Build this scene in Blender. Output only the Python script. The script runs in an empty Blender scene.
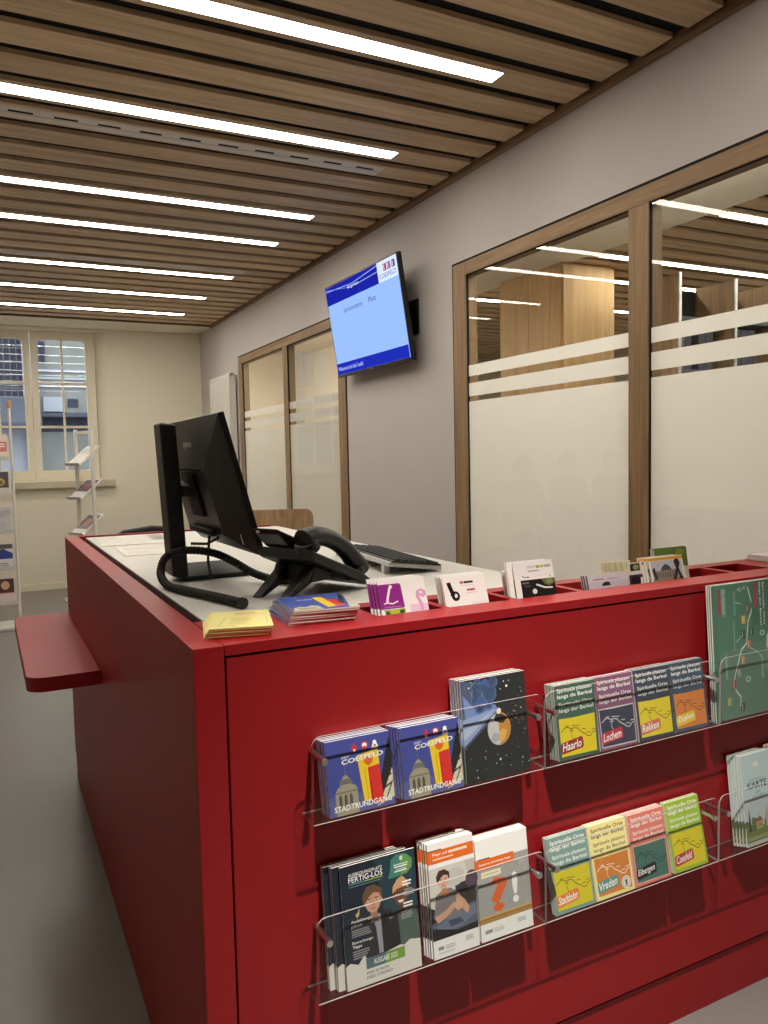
import bpy, math, random
from mathutils import Matrix, Vector
random.seed(4)
H = 1.32                      # eye height; heights below are measured from the eye, floor = -H
C = bpy.context.scene.collection
PI = math.pi

# ------------------------------------------------------------------ colour and materials
def lin(c):
    c = c / 255.0
    return c / 12.92 if c <= 0.04045 else ((c + 0.055) / 1.055) ** 2.4
def L(rgb): return (lin(rgb[0]), lin(rgb[1]), lin(rgb[2]), 1.0)
def new_mat(name):
    m = bpy.data.materials.new(name); m.use_nodes = True
    nt = m.node_tree
    for n in list(nt.nodes): nt.nodes.remove(n)
    out = nt.nodes.new('ShaderNodeOutputMaterial')
    return m, nt, out
def plain(name, rgb, rough=0.5, metal=0.0, spec=0.5, var=0.0, scale=8.0, bump=0.0, bscale=200.0):
    m, nt, out = new_mat(name)
    b = nt.nodes.new('ShaderNodeBsdfPrincipled')
    b.inputs['Base Color'].default_value = L(rgb)
    b.inputs['Roughness'].default_value = rough
    b.inputs['Metallic'].default_value = metal
    b.inputs['Specular IOR Level'].default_value = spec
    tc = nt.nodes.new('ShaderNodeTexCoord')
    if var:
        n = nt.nodes.new('ShaderNodeTexNoise'); n.inputs['Scale'].default_value = scale; n.inputs['Detail'].default_value = 4
        nt.links.new(tc.outputs['Object'], n.inputs['Vector'])
        mx = nt.nodes.new('ShaderNodeMix'); mx.data_type = 'RGBA'
        a = L(rgb); mx.inputs[6].default_value = tuple(x * (1 - var) for x in a[:3]) + (1,)
        mx.inputs[7].default_value = tuple(min(1, x * (1 + var)) for x in a[:3]) + (1,)
        nt.links.new(n.outputs['Fac'], mx.inputs[0]); nt.links.new(mx.outputs[2], b.inputs['Base Color'])
    if bump:
        n = nt.nodes.new('ShaderNodeTexNoise'); n.inputs['Scale'].default_value = bscale
        nt.links.new(tc.outputs['Object'], n.inputs['Vector'])
        bp = nt.nodes.new('ShaderNodeBump'); bp.inputs['Strength'].default_value = bump; bp.inputs['Distance'].default_value = 0.002
        nt.links.new(n.outputs['Fac'], bp.inputs['Height']); nt.links.new(bp.outputs['Normal'], b.inputs['Normal'])
    nt.links.new(b.outputs[0], out.inputs['Surface'])
    return m
def wood(name, dark, light, stretch, rough=0.5, vary=0.0):
    m, nt, out = new_mat(name)
    b = nt.nodes.new('ShaderNodeBsdfPrincipled'); b.inputs['Roughness'].default_value = rough
    b.inputs['Specular IOR Level'].default_value = 0.3
    tc = nt.nodes.new('ShaderNodeTexCoord'); oi = nt.nodes.new('ShaderNodeObjectInfo')
    ad = nt.nodes.new('ShaderNodeVectorMath'); ad.operation = 'MULTIPLY_ADD'
    cb = nt.nodes.new('ShaderNodeCombineXYZ')
    for i in range(3): nt.links.new(oi.outputs['Random'], cb.inputs[i])
    nt.links.new(cb.outputs[0], ad.inputs[0]); ad.inputs[1].default_value = (37, 11, 5)
    nt.links.new(tc.outputs['Object'], ad.inputs[2])
    mp = nt.nodes.new('ShaderNodeMapping'); mp.inputs['Scale'].default_value = stretch
    nt.links.new(ad.outputs[0], mp.inputs['Vector'])
    n1 = nt.nodes.new('ShaderNodeTexNoise'); n1.inputs['Scale'].default_value = 1.0; n1.inputs['Detail'].default_value = 6; n1.inputs['Roughness'].default_value = 0.65; n1.inputs['Distortion'].default_value = 0.6
    n2 = nt.nodes.new('ShaderNodeTexNoise'); n2.inputs['Scale'].default_value = 4.5; n2.inputs['Detail'].default_value = 3
    nt.links.new(mp.outputs[0], n1.inputs['Vector']); nt.links.new(mp.outputs[0], n2.inputs['Vector'])
    ma = nt.nodes.new('ShaderNodeMath'); ma.operation = 'MULTIPLY_ADD'; ma.inputs[1].default_value = 0.35
    nt.links.new(n2.outputs['Fac'], ma.inputs[0]); nt.links.new(n1.outputs['Fac'], ma.inputs[2])
    cr = nt.nodes.new('ShaderNodeValToRGB')
    cr.color_ramp.elements[0].position = 0.5; cr.color_ramp.elements[0].color = L(dark)
    cr.color_ramp.elements[1].position = 0.86; cr.color_ramp.elements[1].color = L(light)
    nt.links.new(ma.outputs[0], cr.inputs[0])
    hv = nt.nodes.new('ShaderNodeHueSaturation'); mr = nt.nodes.new('ShaderNodeMapRange')     # boards differ a little in tone
    mr.inputs['To Min'].default_value = 1 - vary; mr.inputs['To Max'].default_value = 1 + vary * .5
    nt.links.new(oi.outputs['Random'], mr.inputs['Value']); nt.links.new(mr.outputs[0], hv.inputs['Value'])
    nt.links.new(cr.outputs[0], hv.inputs['Color']); nt.links.new(hv.outputs[0], b.inputs['Base Color'])
    nt.links.new(b.outputs[0], out.inputs['Surface'])
    return m
def emit(name, rgb, strength):
    m, nt, out = new_mat(name)
    e = nt.nodes.new('ShaderNodeEmission'); e.inputs[0].default_value = L(rgb); e.inputs[1].default_value = strength
    nt.links.new(e.outputs[0], out.inputs['Surface']); return m
def clear(name, tint, ior=1.5, rough=0.0, gloss=1.0):
    # thin sheet of clear glass / acrylic: straight-through light plus a Fresnel mirror
    m, nt, out = new_mat(name)
    t = nt.nodes.new('ShaderNodeBsdfTransparent'); t.inputs[0].default_value = L(tint)
    g = nt.nodes.new('ShaderNodeBsdfGlossy'); g.inputs['Roughness'].default_value = rough
    f = nt.nodes.new('ShaderNodeLayerWeight'); f.inputs[0].default_value = 0.5
    pw = nt.nodes.new('ShaderNodeMath'); pw.operation = 'POWER'; pw.inputs[1].default_value = 5.0
    f0 = ((ior - 1) / (ior + 1)) ** 2 * gloss
    mu = nt.nodes.new('ShaderNodeMath'); mu.operation = 'MULTIPLY_ADD'; mu.inputs[1].default_value = min(1.0, gloss) * (1 - f0); mu.inputs[2].default_value = f0
    mx = nt.nodes.new('ShaderNodeMixShader')
    nt.links.new(f.outputs['Facing'], pw.inputs[0]); nt.links.new(pw.outputs[0], mu.inputs[0]); nt.links.new(mu.outputs[0], mx.inputs[0])
    nt.links.new(t.outputs[0], mx.inputs[1]); nt.links.new(g.outputs[0], mx.inputs[2])
    nt.links.new(mx.outputs[0], out.inputs['Surface']); return m
def frost(name, rgb):
    m, nt, out = new_mat(name)
    d = nt.nodes.new('ShaderNodeBsdfDiffuse'); d.inputs[0].default_value = L(rgb)
    t = nt.nodes.new('ShaderNodeBsdfTranslucent'); t.inputs[0].default_value = L(rgb)
    mx = nt.nodes.new('ShaderNodeMixShader'); mx.inputs[0].default_value = 0.5
    nt.links.new(d.outputs[0], mx.inputs[1]); nt.links.new(t.outputs[0], mx.inputs[2])
    nt.links.new(mx.outputs[0], out.inputs['Surface']); return m
def inked(name, rough=0.35, emission=0.0, fac=1.0):
    m, nt, out = new_mat(name)
    a = nt.nodes.new('ShaderNodeAttribute'); a.attribute_name = 'ink'
    if emission:
        b = nt.nodes.new('ShaderNodeEmission'); b.inputs[1].default_value = emission
        nt.links.new(a.outputs['Color'], b.inputs[0])
    else:
        b = nt.nodes.new('ShaderNodeBsdfPrincipled'); b.inputs['Roughness'].default_value = rough
        nt.links.new(a.outputs['Color'], b.inputs['Base Color'])
    nt.links.new(b.outputs[0], out.inputs['Surface']); return m

M = dict(
    red=plain('red_lacquer', (152, 25, 30), 0.42, spec=0.28, bump=0.03, bscale=900),
    redcut=plain('red_recess', (150, 16, 22), 0.5),
    gap=plain('black_gap', (14, 13, 13), 0.9),
    felt=plain('black_felt', (10, 9, 9), 0.95),
    slat=wood('oak_slat', (194, 166, 131), (234, 208, 171), (1.3, 26, 26), vary=.16),
    oakv=wood('oak_upright', (124, 98, 70), (164, 134, 100), (20, 20, 1.1)),
    oakh=wood('oak_lengthwise', (124, 98, 70), (164, 134, 100), (20, 1.1, 20)),
    oakpale=wood('pale_oak', (196, 160, 112), (222, 188, 140), (14, 14, 0.9)),
    wall=plain('white_plaster', (240, 232, 214), 0.9, var=0.015, scale=3, bump=0.05, bscale=350),
    wallg=plain('greige_plaster', (197, 190, 187), 0.9, var=0.015, scale=3, bump=0.05, bscale=350),
    floor=plain('grey_linoleum', (122, 118, 114), 0.30, spec=0.5, var=0.05, scale=14),
    white=plain('white_laminate', (212, 209, 202), 0.4),
    dedge=plain('grey_edge_band', (126, 122, 116), 0.5),
    frame=plain('cream_paint', (240, 231, 210), 0.5),
    sillm=plain('stone_sill', (205, 195, 172), 0.6, var=0.05),
    led=emit('led_diffuser', (255, 247, 232), 23.0),
    alu=plain('brushed_aluminium', (190, 190, 190), 0.35, metal=1.0),
    steel=plain('satin_steel', (205, 205, 203), 0.28, metal=1.0),
    ventm=plain('grey_powder_coat', (226, 221, 211), 0.55),
    black=plain('black_plastic', (15, 15, 16), 0.42, bump=0.06, bscale=600),
    blackg=plain('black_gloss', (16, 16, 17), 0.25),
    blackm=plain('black_matte', (20, 19, 19), 0.7),
    key=plain('dark_keycap', (44, 44, 46), 0.55),
    silver=plain('pale_plastic', (206, 206, 204), 0.4),
    radi=plain('radiator_enamel', (224, 220, 212), 0.45),
    glass=clear('window_glass', (252, 255, 253), 1.5, gloss=1.2),
    acryl=clear('clear_acrylic', (253, 254, 254), 1.42, gloss=0.5),
    acedge=plain('acrylic_edge', (168, 160, 157), 0.35),
    frost=frost('frosted_film', (240, 235, 228)),
    paper=plain('paper', (236, 232, 222), 0.75),
    papery=plain('yellow_paper', (244, 232, 156), 0.75),
    ink=inked('printed_paper', 0.33),
    screen=inked('lit_screen', emission=1.05),
    fill_light=emit('office_fill', (255, 247, 238), 15.5),
    stone=plain('facade_stone', (146, 147, 143), 0.9, var=0.35, scale=1.6),
    dark=plain('dark_leading', (60, 62, 80), 0.7, var=0.5, scale=6),
    rooff=plain('slate_roof', (84, 88, 98), 0.8, var=0.2, scale=3),
    wht=plain('facade_white', (186, 190, 198), 0.8),
    street=plain('street_paving', (120, 122, 126), 0.9),
    skin=plain('skin', (206, 160, 132), 0.55), cloth1=plain('dark_cloth', (58, 60, 70), 0.9), cloth2=plain('grey_cloth', (92, 88, 84), 0.9),
    orange=plain('orange_knob', (206, 138, 84), 0.5),
)

# ------------------------------------------------------------------ mesh helpers
class MB:
    def __init__(s): s.v = []; s.f = []; s.m = []; s.c = []
    def face(s, idx, m=0, col=None): s.f.append(tuple(idx)); s.m.append(m); s.c.append(col)
    def add(s, pts, faces, m=0, col=None):
        o = len(s.v); s.v += [tuple(p) for p in pts]
        for f in faces: s.face([o + i for i in f], m, col)
        return s
    def box(s, x0, x1, y0, y1, z0, z1, m=0, col=None):
        p = [(x0,y0,z0),(x1,y0,z0),(x1,y1,z0),(x0,y1,z0),(x0,y0,z1),(x1,y0,z1),(x1,y1,z1),(x0,y1,z1)]
        return s.add(p, [(3,2,1,0),(4,5,6,7),(0,1,5,4),(1,2,6,5),(2,3,7,6),(3,0,4,7)], m, col)
    def hexa(s, p, m=0, col=None):
        return s.add(p, [(3,2,1,0),(4,5,6,7),(0,1,5,4),(1,2,6,5),(2,3,7,6),(3,0,4,7)], m, col)
    def prism(s, poly, axis, a, b, m=0, col=None):
        # poly: 2-D points in the plane across `axis` (x: (y,z), y: (x,z), z: (x,y))
        def P(q, t): return (t, q[0], q[1]) if axis == 'x' else (q[0], t, q[1]) if axis == 'y' else (q[0], q[1], t)
        n = len(poly)
        return s.add([P(q, a) for q in poly] + [P(q, b) for q in poly],
                     [tuple(range(n)), tuple(range(2*n-1, n-1, -1))] + [(i, i+n, (i+1) % n + n, (i+1) % n) for i in range(n)], m, col)
    def tube(s, pts, r, n=10, m=0, caps=True):
        pts = [Vector(p) for p in pts]; o = len(s.v); k = len(pts)
        rs = r if isinstance(r, (list, tuple)) else [r] * k
        up = Vector((0, 0, 1)); prev = None
        for i, p in enumerate(pts):
            t = (pts[min(i+1, k-1)] - pts[max(i-1, 0)]).normalized()
            if prev is None:
                a = t.cross(up if abs(t.z) < 0.9 else Vector((1, 0, 0))).normalized()
            else:
                a = (prev - t * prev.dot(t)).normalized()
            prev = a; b = t.cross(a)
            for j in range(n):
                w = 2 * PI * j / n
                s.v.append(tuple(p + (a * math.cos(w) + b * math.sin(w)) * rs[i]))
        for i in range(k - 1):
            for j in range(n):
                s.face((o+i*n+j, o+i*n+(j+1) % n, o+(i+1)*n+(j+1) % n, o+(i+1)*n+j), m)
        if caps:
            s.face([o + j for j in range(n-1, -1, -1)], m); s.face([o+(k-1)*n+j for j in range(n)], m)
        return s
    def build(s, name, mats, parent=None, loc=None, rot=None, bevel=0.0, smooth=False, seg=2):
        me = bpy.data.meshes.new(name); me.from_pydata(s.v, [], s.f)
        mats = mats if isinstance(mats, (list, tuple)) else [mats]
        for x in mats: me.materials.append(x)
        for p, mi in zip(me.polygons, s.m): p.material_index = mi; p.use_smooth = smooth
        if any(c is not None for c in s.c):
            at = me.color_attributes.new('ink', 'FLOAT_COLOR', 'CORNER')
            for p, c in zip(me.polygons, s.c):
                col = L(c) if c is not None else (1, 1, 1, 1)
                for li in p.loop_indices: at.data[li].color = col
        me.update()
        o = bpy.data.objects.new(name, me); C.objects.link(o)
        if parent: o.parent = parent
        if loc is not None: o.location = loc
        if rot is not None: o.rotation_euler = rot
        if bevel:
            b = o.modifiers.new('edge', 'BEVEL'); b.width = bevel; b.segments = seg; b.limit_method = 'ANGLE'; b.angle_limit = math.radians(40)
        return o
def V(x, y, z): return (x, y, z + H)
def tag(o, label=None, cat=None, group=None, kind=None):
    if label: o['label'] = label
    if cat: o['category'] = cat
    if group: o['group'] = group
    if kind: o['kind'] = kind
    return o
def thing(name, label, cat, loc, rz=0.0, group=None, rot=None):
    o = bpy.data.objects.new(name, None); C.objects.link(o); o.empty_display_size = 0.1
    o.location = loc; o.rotation_euler = rot or (0, 0, rz)
    return tag(o, label, cat, group)
def struct(name, mb, mats, parent=None, bevel=0.0):
    o = mb.build(name, mats, parent, None if parent else (0, 0, H), bevel=bevel)
    o['kind'] = 'structure'; return o
def room(name):
    o = bpy.data.objects.new(name, None); C.objects.link(o); o.location = (0, 0, H); o['kind'] = 'structure'; return o
def copy_tree(o, parent=None):
    c = o.copy(); C.objects.link(c)
    if parent: c.parent = parent
    for ch in list(o.children): copy_tree(ch, c)
    return c
_txt = {}
def glyphs(s, bold=0.0, shear=0.0):
    k = (s, bold, shear)
    if k not in _txt:
        cu = bpy.data.curves.new('t', 'FONT'); cu.body = s; cu.size = 1; cu.offset = bold; cu.shear = shear; cu.resolution_u = 2
        o = bpy.data.objects.new('t', cu); C.objects.link(o)
        dg = bpy.context.evaluated_depsgraph_get(); dg.update()
        me = bpy.data.meshes.new_from_object(o.evaluated_get(dg))
        vs = [(v.co.x, v.co.y) for v in me.vertices]; fs = [tuple(p.vertices) for p in me.polygons]
        bpy.data.objects.remove(o); bpy.data.curves.remove(cu); bpy.data.meshes.remove(me)
        if vs:
            x0 = min(a for a, b in vs); x1 = max(a for a, b in vs); y0 = min(b for a, b in vs); y1 = max(b for a, b in vs)
            vs = [((a - x0) / max(x1 - x0, 1e-6), (b - y0) / max(y1 - y0, 1e-6)) for a, b in vs]
        _txt[k] = (vs, fs)
    return _txt[k]
class Art:
    """printed design on a flat sheet, in sheet fractions u (across) and v (up); every mark lies a hair in front of the last"""
    def __init__(s, w, h, step=0.000008, us=1.0, vs=1.0): s.w = w; s.h = h; s.mb = MB(); s.k = 1; s.step = step; s.hold = False; s.us = us; s.vs = vs
    def _put(s, pts, faces, col):
        y = -s.step * s.k; s.k += 0 if s.hold else 1
        s.mb.add([(u * s.us * s.w, y, (1 - (1 - v) * s.vs) * s.h) for u, v in pts], faces, 0, col); return s
    def poly(s, pts, col):
        a = sum(pts[i][0]*pts[(i+1) % len(pts)][1] - pts[(i+1) % len(pts)][0]*pts[i][1] for i in range(len(pts)))
        if a < 0: pts = pts[::-1]
        return s._put(pts, [tuple(range(len(pts)))], col)
    def rect(s, u0, v0, u1, v1, col): return s.poly([(u0,v0),(u1,v0),(u1,v1),(u0,v1)], col)
    def ell(s, u, v, ru, rv, col, a0=0, a1=360, n=22):
        return s.poly([(u + ru*math.cos(math.radians(a0+(a1-a0)*i/n)), v + rv*math.sin(math.radians(a0+(a1-a0)*i/n))) for i in range(n if a1-a0 == 360 else n+1)], col)
    def text(s, t, u0, v0, u1, v1, col, bold=0.0, slope=0.0, shear=0.0):
        vs, fs = glyphs(t, bold, shear)
        return s._put([(u0 + a*(u1-u0), v0 + b*(v1-v0) + slope*a*(u1-u0)) for a, b in vs], fs, col)
    def vtext(s, t, u0, v0, u1, v1, col, bold=0.0):
        vs, fs = glyphs(t, bold)          # reads downwards
        return s._put([(u0 + b*(u1-u0), v1 - a*(v1-v0)) for a, b in vs], fs, col)
    def line(s, pts, wd, col):
        asp = s.w / s.h; q = []; f = []
        for i, (u, v) in enumerate(pts):
            a = pts[max(i-1, 0)]; b = pts[min(i+1, len(pts)-1)]
            dx = (b[0]-a[0]) * asp; dy = b[1]-a[1]; l = math.hypot(dx, dy) or 1
            nx, ny = -dy/l*wd/asp, dx/l*wd
            q += [(u-nx, v-ny), (u+nx, v+ny)]
            if i: f.append((2*i-2, 2*i, 2*i+1, 2*i-1))
        return s._put(q, f, col)
    def bars(s, u0, v0, u1, v1, n, col, seed=1):
        rn = random.Random(seed); d = (v1 - v0) / n
        for i in range(n):
            s.rect(u0, v1 - d*i - d*0.55, u0 + (u1-u0)*rn.uniform(0.65, 1), v1 - d*i, col)
        return s
def sheet(name, w, h, t, art, parent=None, paper=None, bg=None, edge=(236, 231, 220)):
    """a booklet: the block of pages (thing) and its printed cover (part)"""
    mb = MB(); mb.box(0, w, 0.0002, t, 0, h)
    return mb.build(name, paper or M['paper'], parent)
def cover_of(w, h, bg, fn=None, shown=(1, 1)):
    a = Art(w, h); a.rect(0, 0, 1, 1, bg); a.us, a.vs = shown
    if fn: fn(a)
    return a
def tilt_rot(w_h, lean): return -math.asin(max(-0.9, min(0.9, lean / w_h)))
_book = {}
# share of the sheet that the design is laid out on (upper part of flyers that stand in a pocket)
SHOWN = dict(lfly=(1, .60), bfly=(1, .60), wfly=(1, .54), lilac=(1, .42), palace=(1, .54), darkfly=(1, .55), pale=(1, .5), green=(1, .6), greenmap=(.60, 1))
def booklet(kind, w, h, t, bg, fn, name='brochure', paper=None):
    """mesh data of the page block and of the full / plain cover, made once per title"""
    if kind not in _book:
        o = MB().box(0, w, 0.0001, t, 0, h).build('page_block', paper or M['paper']); pm = o.data; bpy.data.objects.remove(o)
        o = cover_of(w, h, bg, fn, SHOWN.get(kind, (1, 1))).mb.build('cover', M['ink']); cm = o.data; bpy.data.objects.remove(o)
        _book[kind] = (pm, cm)
    return _book[kind]
def put_booklet(kind, name, label, cat, group, loc, rot, w, h, t, bg, fn, paper=None):
    pm, cm = booklet(kind, w, h, t, bg, fn, name, paper)
    o = bpy.data.objects.new(name, pm); C.objects.link(o); o.location = loc; o.rotation_euler = rot
    tag(o, label, cat, group)
    c = bpy.data.objects.new('cover', cm); C.objects.link(c); c.parent = o
    return o
def stack(kind, name, cat, label, blabel, group, x, y, z, w, h, t, lean, bg, fn, offs, paper=None, yaw=0.0):
    """front booklet at (x,y,z) and the copies behind it; offs = [(dx, dy, dz)] for the copies"""
    rx = tilt_rot(h, lean)
    put_booklet(kind, name, label, cat, group, V(x, y, z), (rx, 0, yaw), w, h, t, bg, fn, paper)
    for dx, dy, dz in offs:
        put_booklet(kind, name, blabel, cat, group, V(x+dx, y+dy, z+dz), (rx, 0, yaw), w, h, t, bg, fn, paper)

# ------------------------------------------------------------------ camera (fitted to the room's vanishing points)
yw, pt, rl = -0.46983, -0.06994, -0.02147
B = Matrix(((1, 0, 0), (0, 0, -1), (0, 1, 0)))
R = Matrix.Rotation(yw, 3, 'Z') @ Matrix.Rotation(pt, 3, 'X') @ B @ Matrix.Rotation(rl, 3, 'Z')
cam = bpy.data.cameras.new('camera'); co = bpy.data.objects.new('camera', cam); C.objects.link(co)
cam.sensor_fit = 'HORIZONTAL'; cam.sensor_width = 36; cam.lens = 784.2 / 768 * 36; cam.clip_start = 0.02; cam.clip_end = 200
co.matrix_world = Matrix.Translation((0, 0, H)) @ R.to_4x4()
bpy.context.scene.camera = co

# ------------------------------------------------------------------ room shell
XW = 2.244; YF = 8.93; XL = -2.6; YB = -4.2; ZC = 1.43; F = -H
mb = MB().box(XL - .1, 8.2, YB - .1, 10.4, F - .1, F)
struct('floor', mb, M['floor'])
# ceiling: black felt deck, oak slats below it, plaster strip at the window end
ceil = struct('ceiling', MB().box(XL, XW, YB, 8.40, 1.452, 1.50), M['felt'])
proto = None
for k in range(-28, 31):
    far = 1.985 + .2105 * k
    if proto is None:
        proto = MB().box(XL, 2.205, 0, .1435, 0, .019).build('slat', M['slat'], ceil, (0, far - .1435, ZC), bevel=.0008)
    else:
        o = proto.copy(); C.objects.link(o); o.location = (0, far - .1435, ZC)
struct('ceiling_window_end', MB().box(XL, XW, 8.40, YF + .4, 1.425, 1.50), M['wall'])
struct('trim_1', MB().box(2.221, XW, YB, 8.40, 1.41, 1.452).box(XL, 2.221, 8.378, 8.40, 1.425, 1.452), M['oakh'], bevel=.001)
# wall with the interior glazing
y0a, y1a, y0b, y1b, zt, zb = 1.04, 3.565, 4.937, 7.46, .997, -1.24
mb = MB()
X2 = XW + .06
mb.box(XW, X2, YB, y0a, F, 1.5).box(XW, X2, y1a, y0b, F, 1.5).box(XW, X2, y1b, 10.2, F, 1.5)
for a, b in ((y0a, y1a), (y0b, y1b)): mb.box(XW, X2, a, b, zt, 1.5).box(XW, X2, a, b, F, zb)
struct('wall_right', mb, M['wallg'])
def glazing(name, a, b):
    w = room(name)
    mid = (a + b) / 2 - .06; cw = .135
    MB().box(XW-.004, X2, a, a+.012, zb, zt).box(XW-.004, X2, b-.012, b, zb, zt).box(XW-.004, X2, a, b, zt-.012, zt).build('shadow_gap', M['gap'], w)  # solid black strip stands in for the shadow line around the casing
    z1 = zt - .012
    MB().box(XW-.008, X2, a+.012, a+cw, zb, z1).box(XW-.008, X2, b-cw, b-.012, zb, z1).build('frame_upright', M['oakv'], w, bevel=.0015)
    MB().box(XW-.008, X2, a+cw, b-cw, z1-.066, z1).box(XW-.008, X2, a+cw, b-cw, zb, zb+.1).build('frame_rail', M['oakh'], w, bevel=.0015)
    MB().box(XW-.008, X2, mid-.052, mid+.052, zb+.1, z1-.066).build('mullion', M['oakv'], w, bevel=.0015)
    for p, (c, d) in enumerate(((a+cw, mid-.052), (mid+.052, b-cw))):
        g0, g1 = zb+.1, z1-.066
        MB().box(XW-.004, XW+.008, c, c+.0028, g0, g1).box(XW-.004, XW+.008, d-.0028, d, g0, g1).box(XW-.004, XW+.008, c+.0028, d-.0028, g1-.0028, g1).build('gasket', M['gap'], w)
        MB().add([(XW+.001, c+.0028, g0), (XW+.001, d-.0028, g0), (XW+.001, d-.0028, g1-.0028), (XW+.001, c+.0028, g1-.0028)], [(0, 1, 2, 3)]).build('pane', M['glass'], w)
        f = MB()
        for lo, hi in ((g0, .276), (.302, .369), (.404, .460)):
            f.add([(XW+.0025, c+.0028, lo), (XW+.0025, d-.0028, lo), (XW+.0025, d-.0028, hi), (XW+.0025, c+.0028, hi)], [(0, 1, 2, 3)])
        o = f.build('frosted_film', M['frost'], w); o['label'] = 'frosted film with two clear stripes'
    return w
glazing('window_2', y0a, y1a); glazing('window_3', y0b, y1b)
yg = YF + .17
# window end wall with a splayed recess
wz0, wz1, wx0, wx1 = -.19, 1.425, -.30, 1.20
mb = MB().box(XL, wx0, YF, YF+.32, F, 1.5).prism([(1.222, YF), (XW, YF), (XW, YF+.32), (1.128, YF+.32), (1.141, yg)], 'z', F, 1.5)
mb.box(wx0, 1.222, YF, YF+.32, F, wz0).box(wx0, 1.222, YF, YF+.32, wz1-.02, 1.5)
struct('wall_far', mb, M['wall'])
struct('wall_left', MB().box(XL-.1, XL, YB, YF+.3, F, 1.5), M['wall'])
struct('wall_back', MB().box(XL, XW, YB-.1, YB, F, 1.5), M['wall'])
struct('baseboard_far', MB().box(XL, XW-.013, YF-.012, YF, F, F+.07), M['frame'], bevel=.002)
struct('baseboard_right', MB().box(XW-.012, XW, y1b, YF-.012, F, F+.07).box(XW-.012, XW, y1a, y0b, F, F+.07), M['frame'], bevel=.002)
# the casement window
w1 = room('window_1'); yg = YF + .17
def leaf(x0, x1, hinge):
    z0, z1 = -.150, 1.392
    st = .068
    f = MB().box(x0, x0+st, yg, yg+.05, z0, z1).box(x1-st, x1, yg, yg+.05, z0, z1).box(x0+st, x1-st, yg, yg+.05, z0, z0+.085).box(x0+st, x1-st, yg, yg+.05, z1-.075, z1)
    # curved upper corners of the opening
    for cx, sg in ((x0+st, 1), (x1-st, -1)):
        zc = z1-.075; r = .05
        pts = [(cx, zc)] + [(cx+sg*(r-r*math.cos(t)), zc-r+r*math.sin(t)) for t in [i*PI/2/6 for i in range(7)]]
        f.prism(pts if sg < 0 else pts[::-1], 'y', yg+.004, yg+.046)
    s = f.build('sash', M['frame'], w1, bevel=.003)
    gx0, gx1, gz0, gz1 = x0+st, x1-st, z0+.085, z1-.075
    b = MB(); xm = (gx0+gx1)/2
    b.box(xm-.011, xm+.011, yg+.010, yg+.04, gz0, gz1)
    for i in (1, 2):
        z = gz0+(gz1-gz0)*i/3
        b.box(gx0, xm-.011, yg+.010, yg+.04, z-.013, z+.013).box(xm+.011, gx1, yg+.010, yg+.04, z-.013, z+.013)
    b.build('glazing_bars', M['frame'], s, bevel=.002)
    MB().add([(gx0, yg+.026, gz0), (gx1, yg+.026, gz0), (gx1, yg+.026, gz1), (gx0, yg+.026, gz1)], [(0, 1, 2, 3)]).build('pane', M['glass'], s)
    return s
leaf(-.143, .488, 0); sr = leaf(.494, 1.105, 1)
MB().box(.52, .535, yg-.022, yg, .50, .60).box(.505, .55, yg-.004, yg, .53, .57).build('handle', M['frame'], sr, bevel=.003)
MB().box(-.30, -.142, yg, yg+.06, -.19, 1.41).box(1.105, 1.128, yg, yg+.06, -.19, 1.41).box(-.142, 1.105, yg, yg+.06, 1.392, 1.41).box(-.142, 1.105, yg, yg+.06, -.19, -.15).build('frame', M['frame'], w1, bevel=.003)
MB().box(-.36, 1.262, YF-.075, yg, -.252, -.178).build('sill', M['sillm'], w1, bevel=.006)

# offices behind the glass
struct('ceiling_office', MB().box(X2, 3.98, YB, 10.2, 1.42, 1.5).box(3.98, 8.0, YB, 10.2, 1.452, 1.5, 1), [M['wall'], M['felt']])
oc = bpy.data.objects['ceiling_office']; pr2 = None
for k in range(-20, 39):
    far = 1.985 + .2105 * k
    if pr2 is None: pr2 = MB().box(3.99, 8.0, 0, .1435, 0, .019).build('slat', M['slat'], oc, (0, far-.1435, 1.425))
    else:
        o = pr2.copy(); C.objects.link(o); o.location = (0, far-.1435, 1.425)
struct('wall_office_far', MB().box(X2, 8.0, 10.2, 10.3, F, 1.5), M['wall'])
struct('wall_office_back', MB().box(X2, 8.0, YB-.1, YB, F, 1.5), M['wall'])
struct('wall_office_side', MB().box(8.0, 8.1, YB, 10.3, F, 1.5), M['wall'])
struct('wall_office_partition', MB().box(3.98, 4.06, 6.9, 10.2, F, 1.42), M['wall'])

# ceiling lights
ledname = {3: 'linear LED light nearest the camera, ending above the TV wall', 7: 'second linear LED light from the front, just before the air slot',
           12: 'third linear LED light from the front, beyond the air slot', 15: 'fourth linear LED light from the front',
           20: 'fifth linear LED light, beyond the grey slat', 24: 'second last linear LED light towards the window', 28: 'last linear LED light before the window wall'}
def led(x0, x1, y, z, label, group):
    t = thing('ceiling_light', label, 'ceiling light', (x0, y, z + H), group=group)
    MB().box(0, x1-x0, -.044, -.039, -.001, .014).box(0, x1-x0, .039, .044, -.001, .014).box(x1-x0, x1-x0+.006, -.044, .044, -.001, .014).box(-.006, 0, -.044, .044, -.001, .014).build('frame', M['alu'], t)
    MB().box(0, x1-x0, -.039, .039, -.0012, .010).build('diffuser', M['led'], t)
for k in (-2, 3, 7, 12, 15, 20, 24, 28):
    yc = 1.985 + .2105*k - .0717 + (.0 if k < 12 else .005)
    led(-.35, 1.815, yc, ZC, ledname.get(k, 'linear LED light in the slatted ceiling over the waiting area'), 'linear lights in the slatted ceiling')
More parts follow.
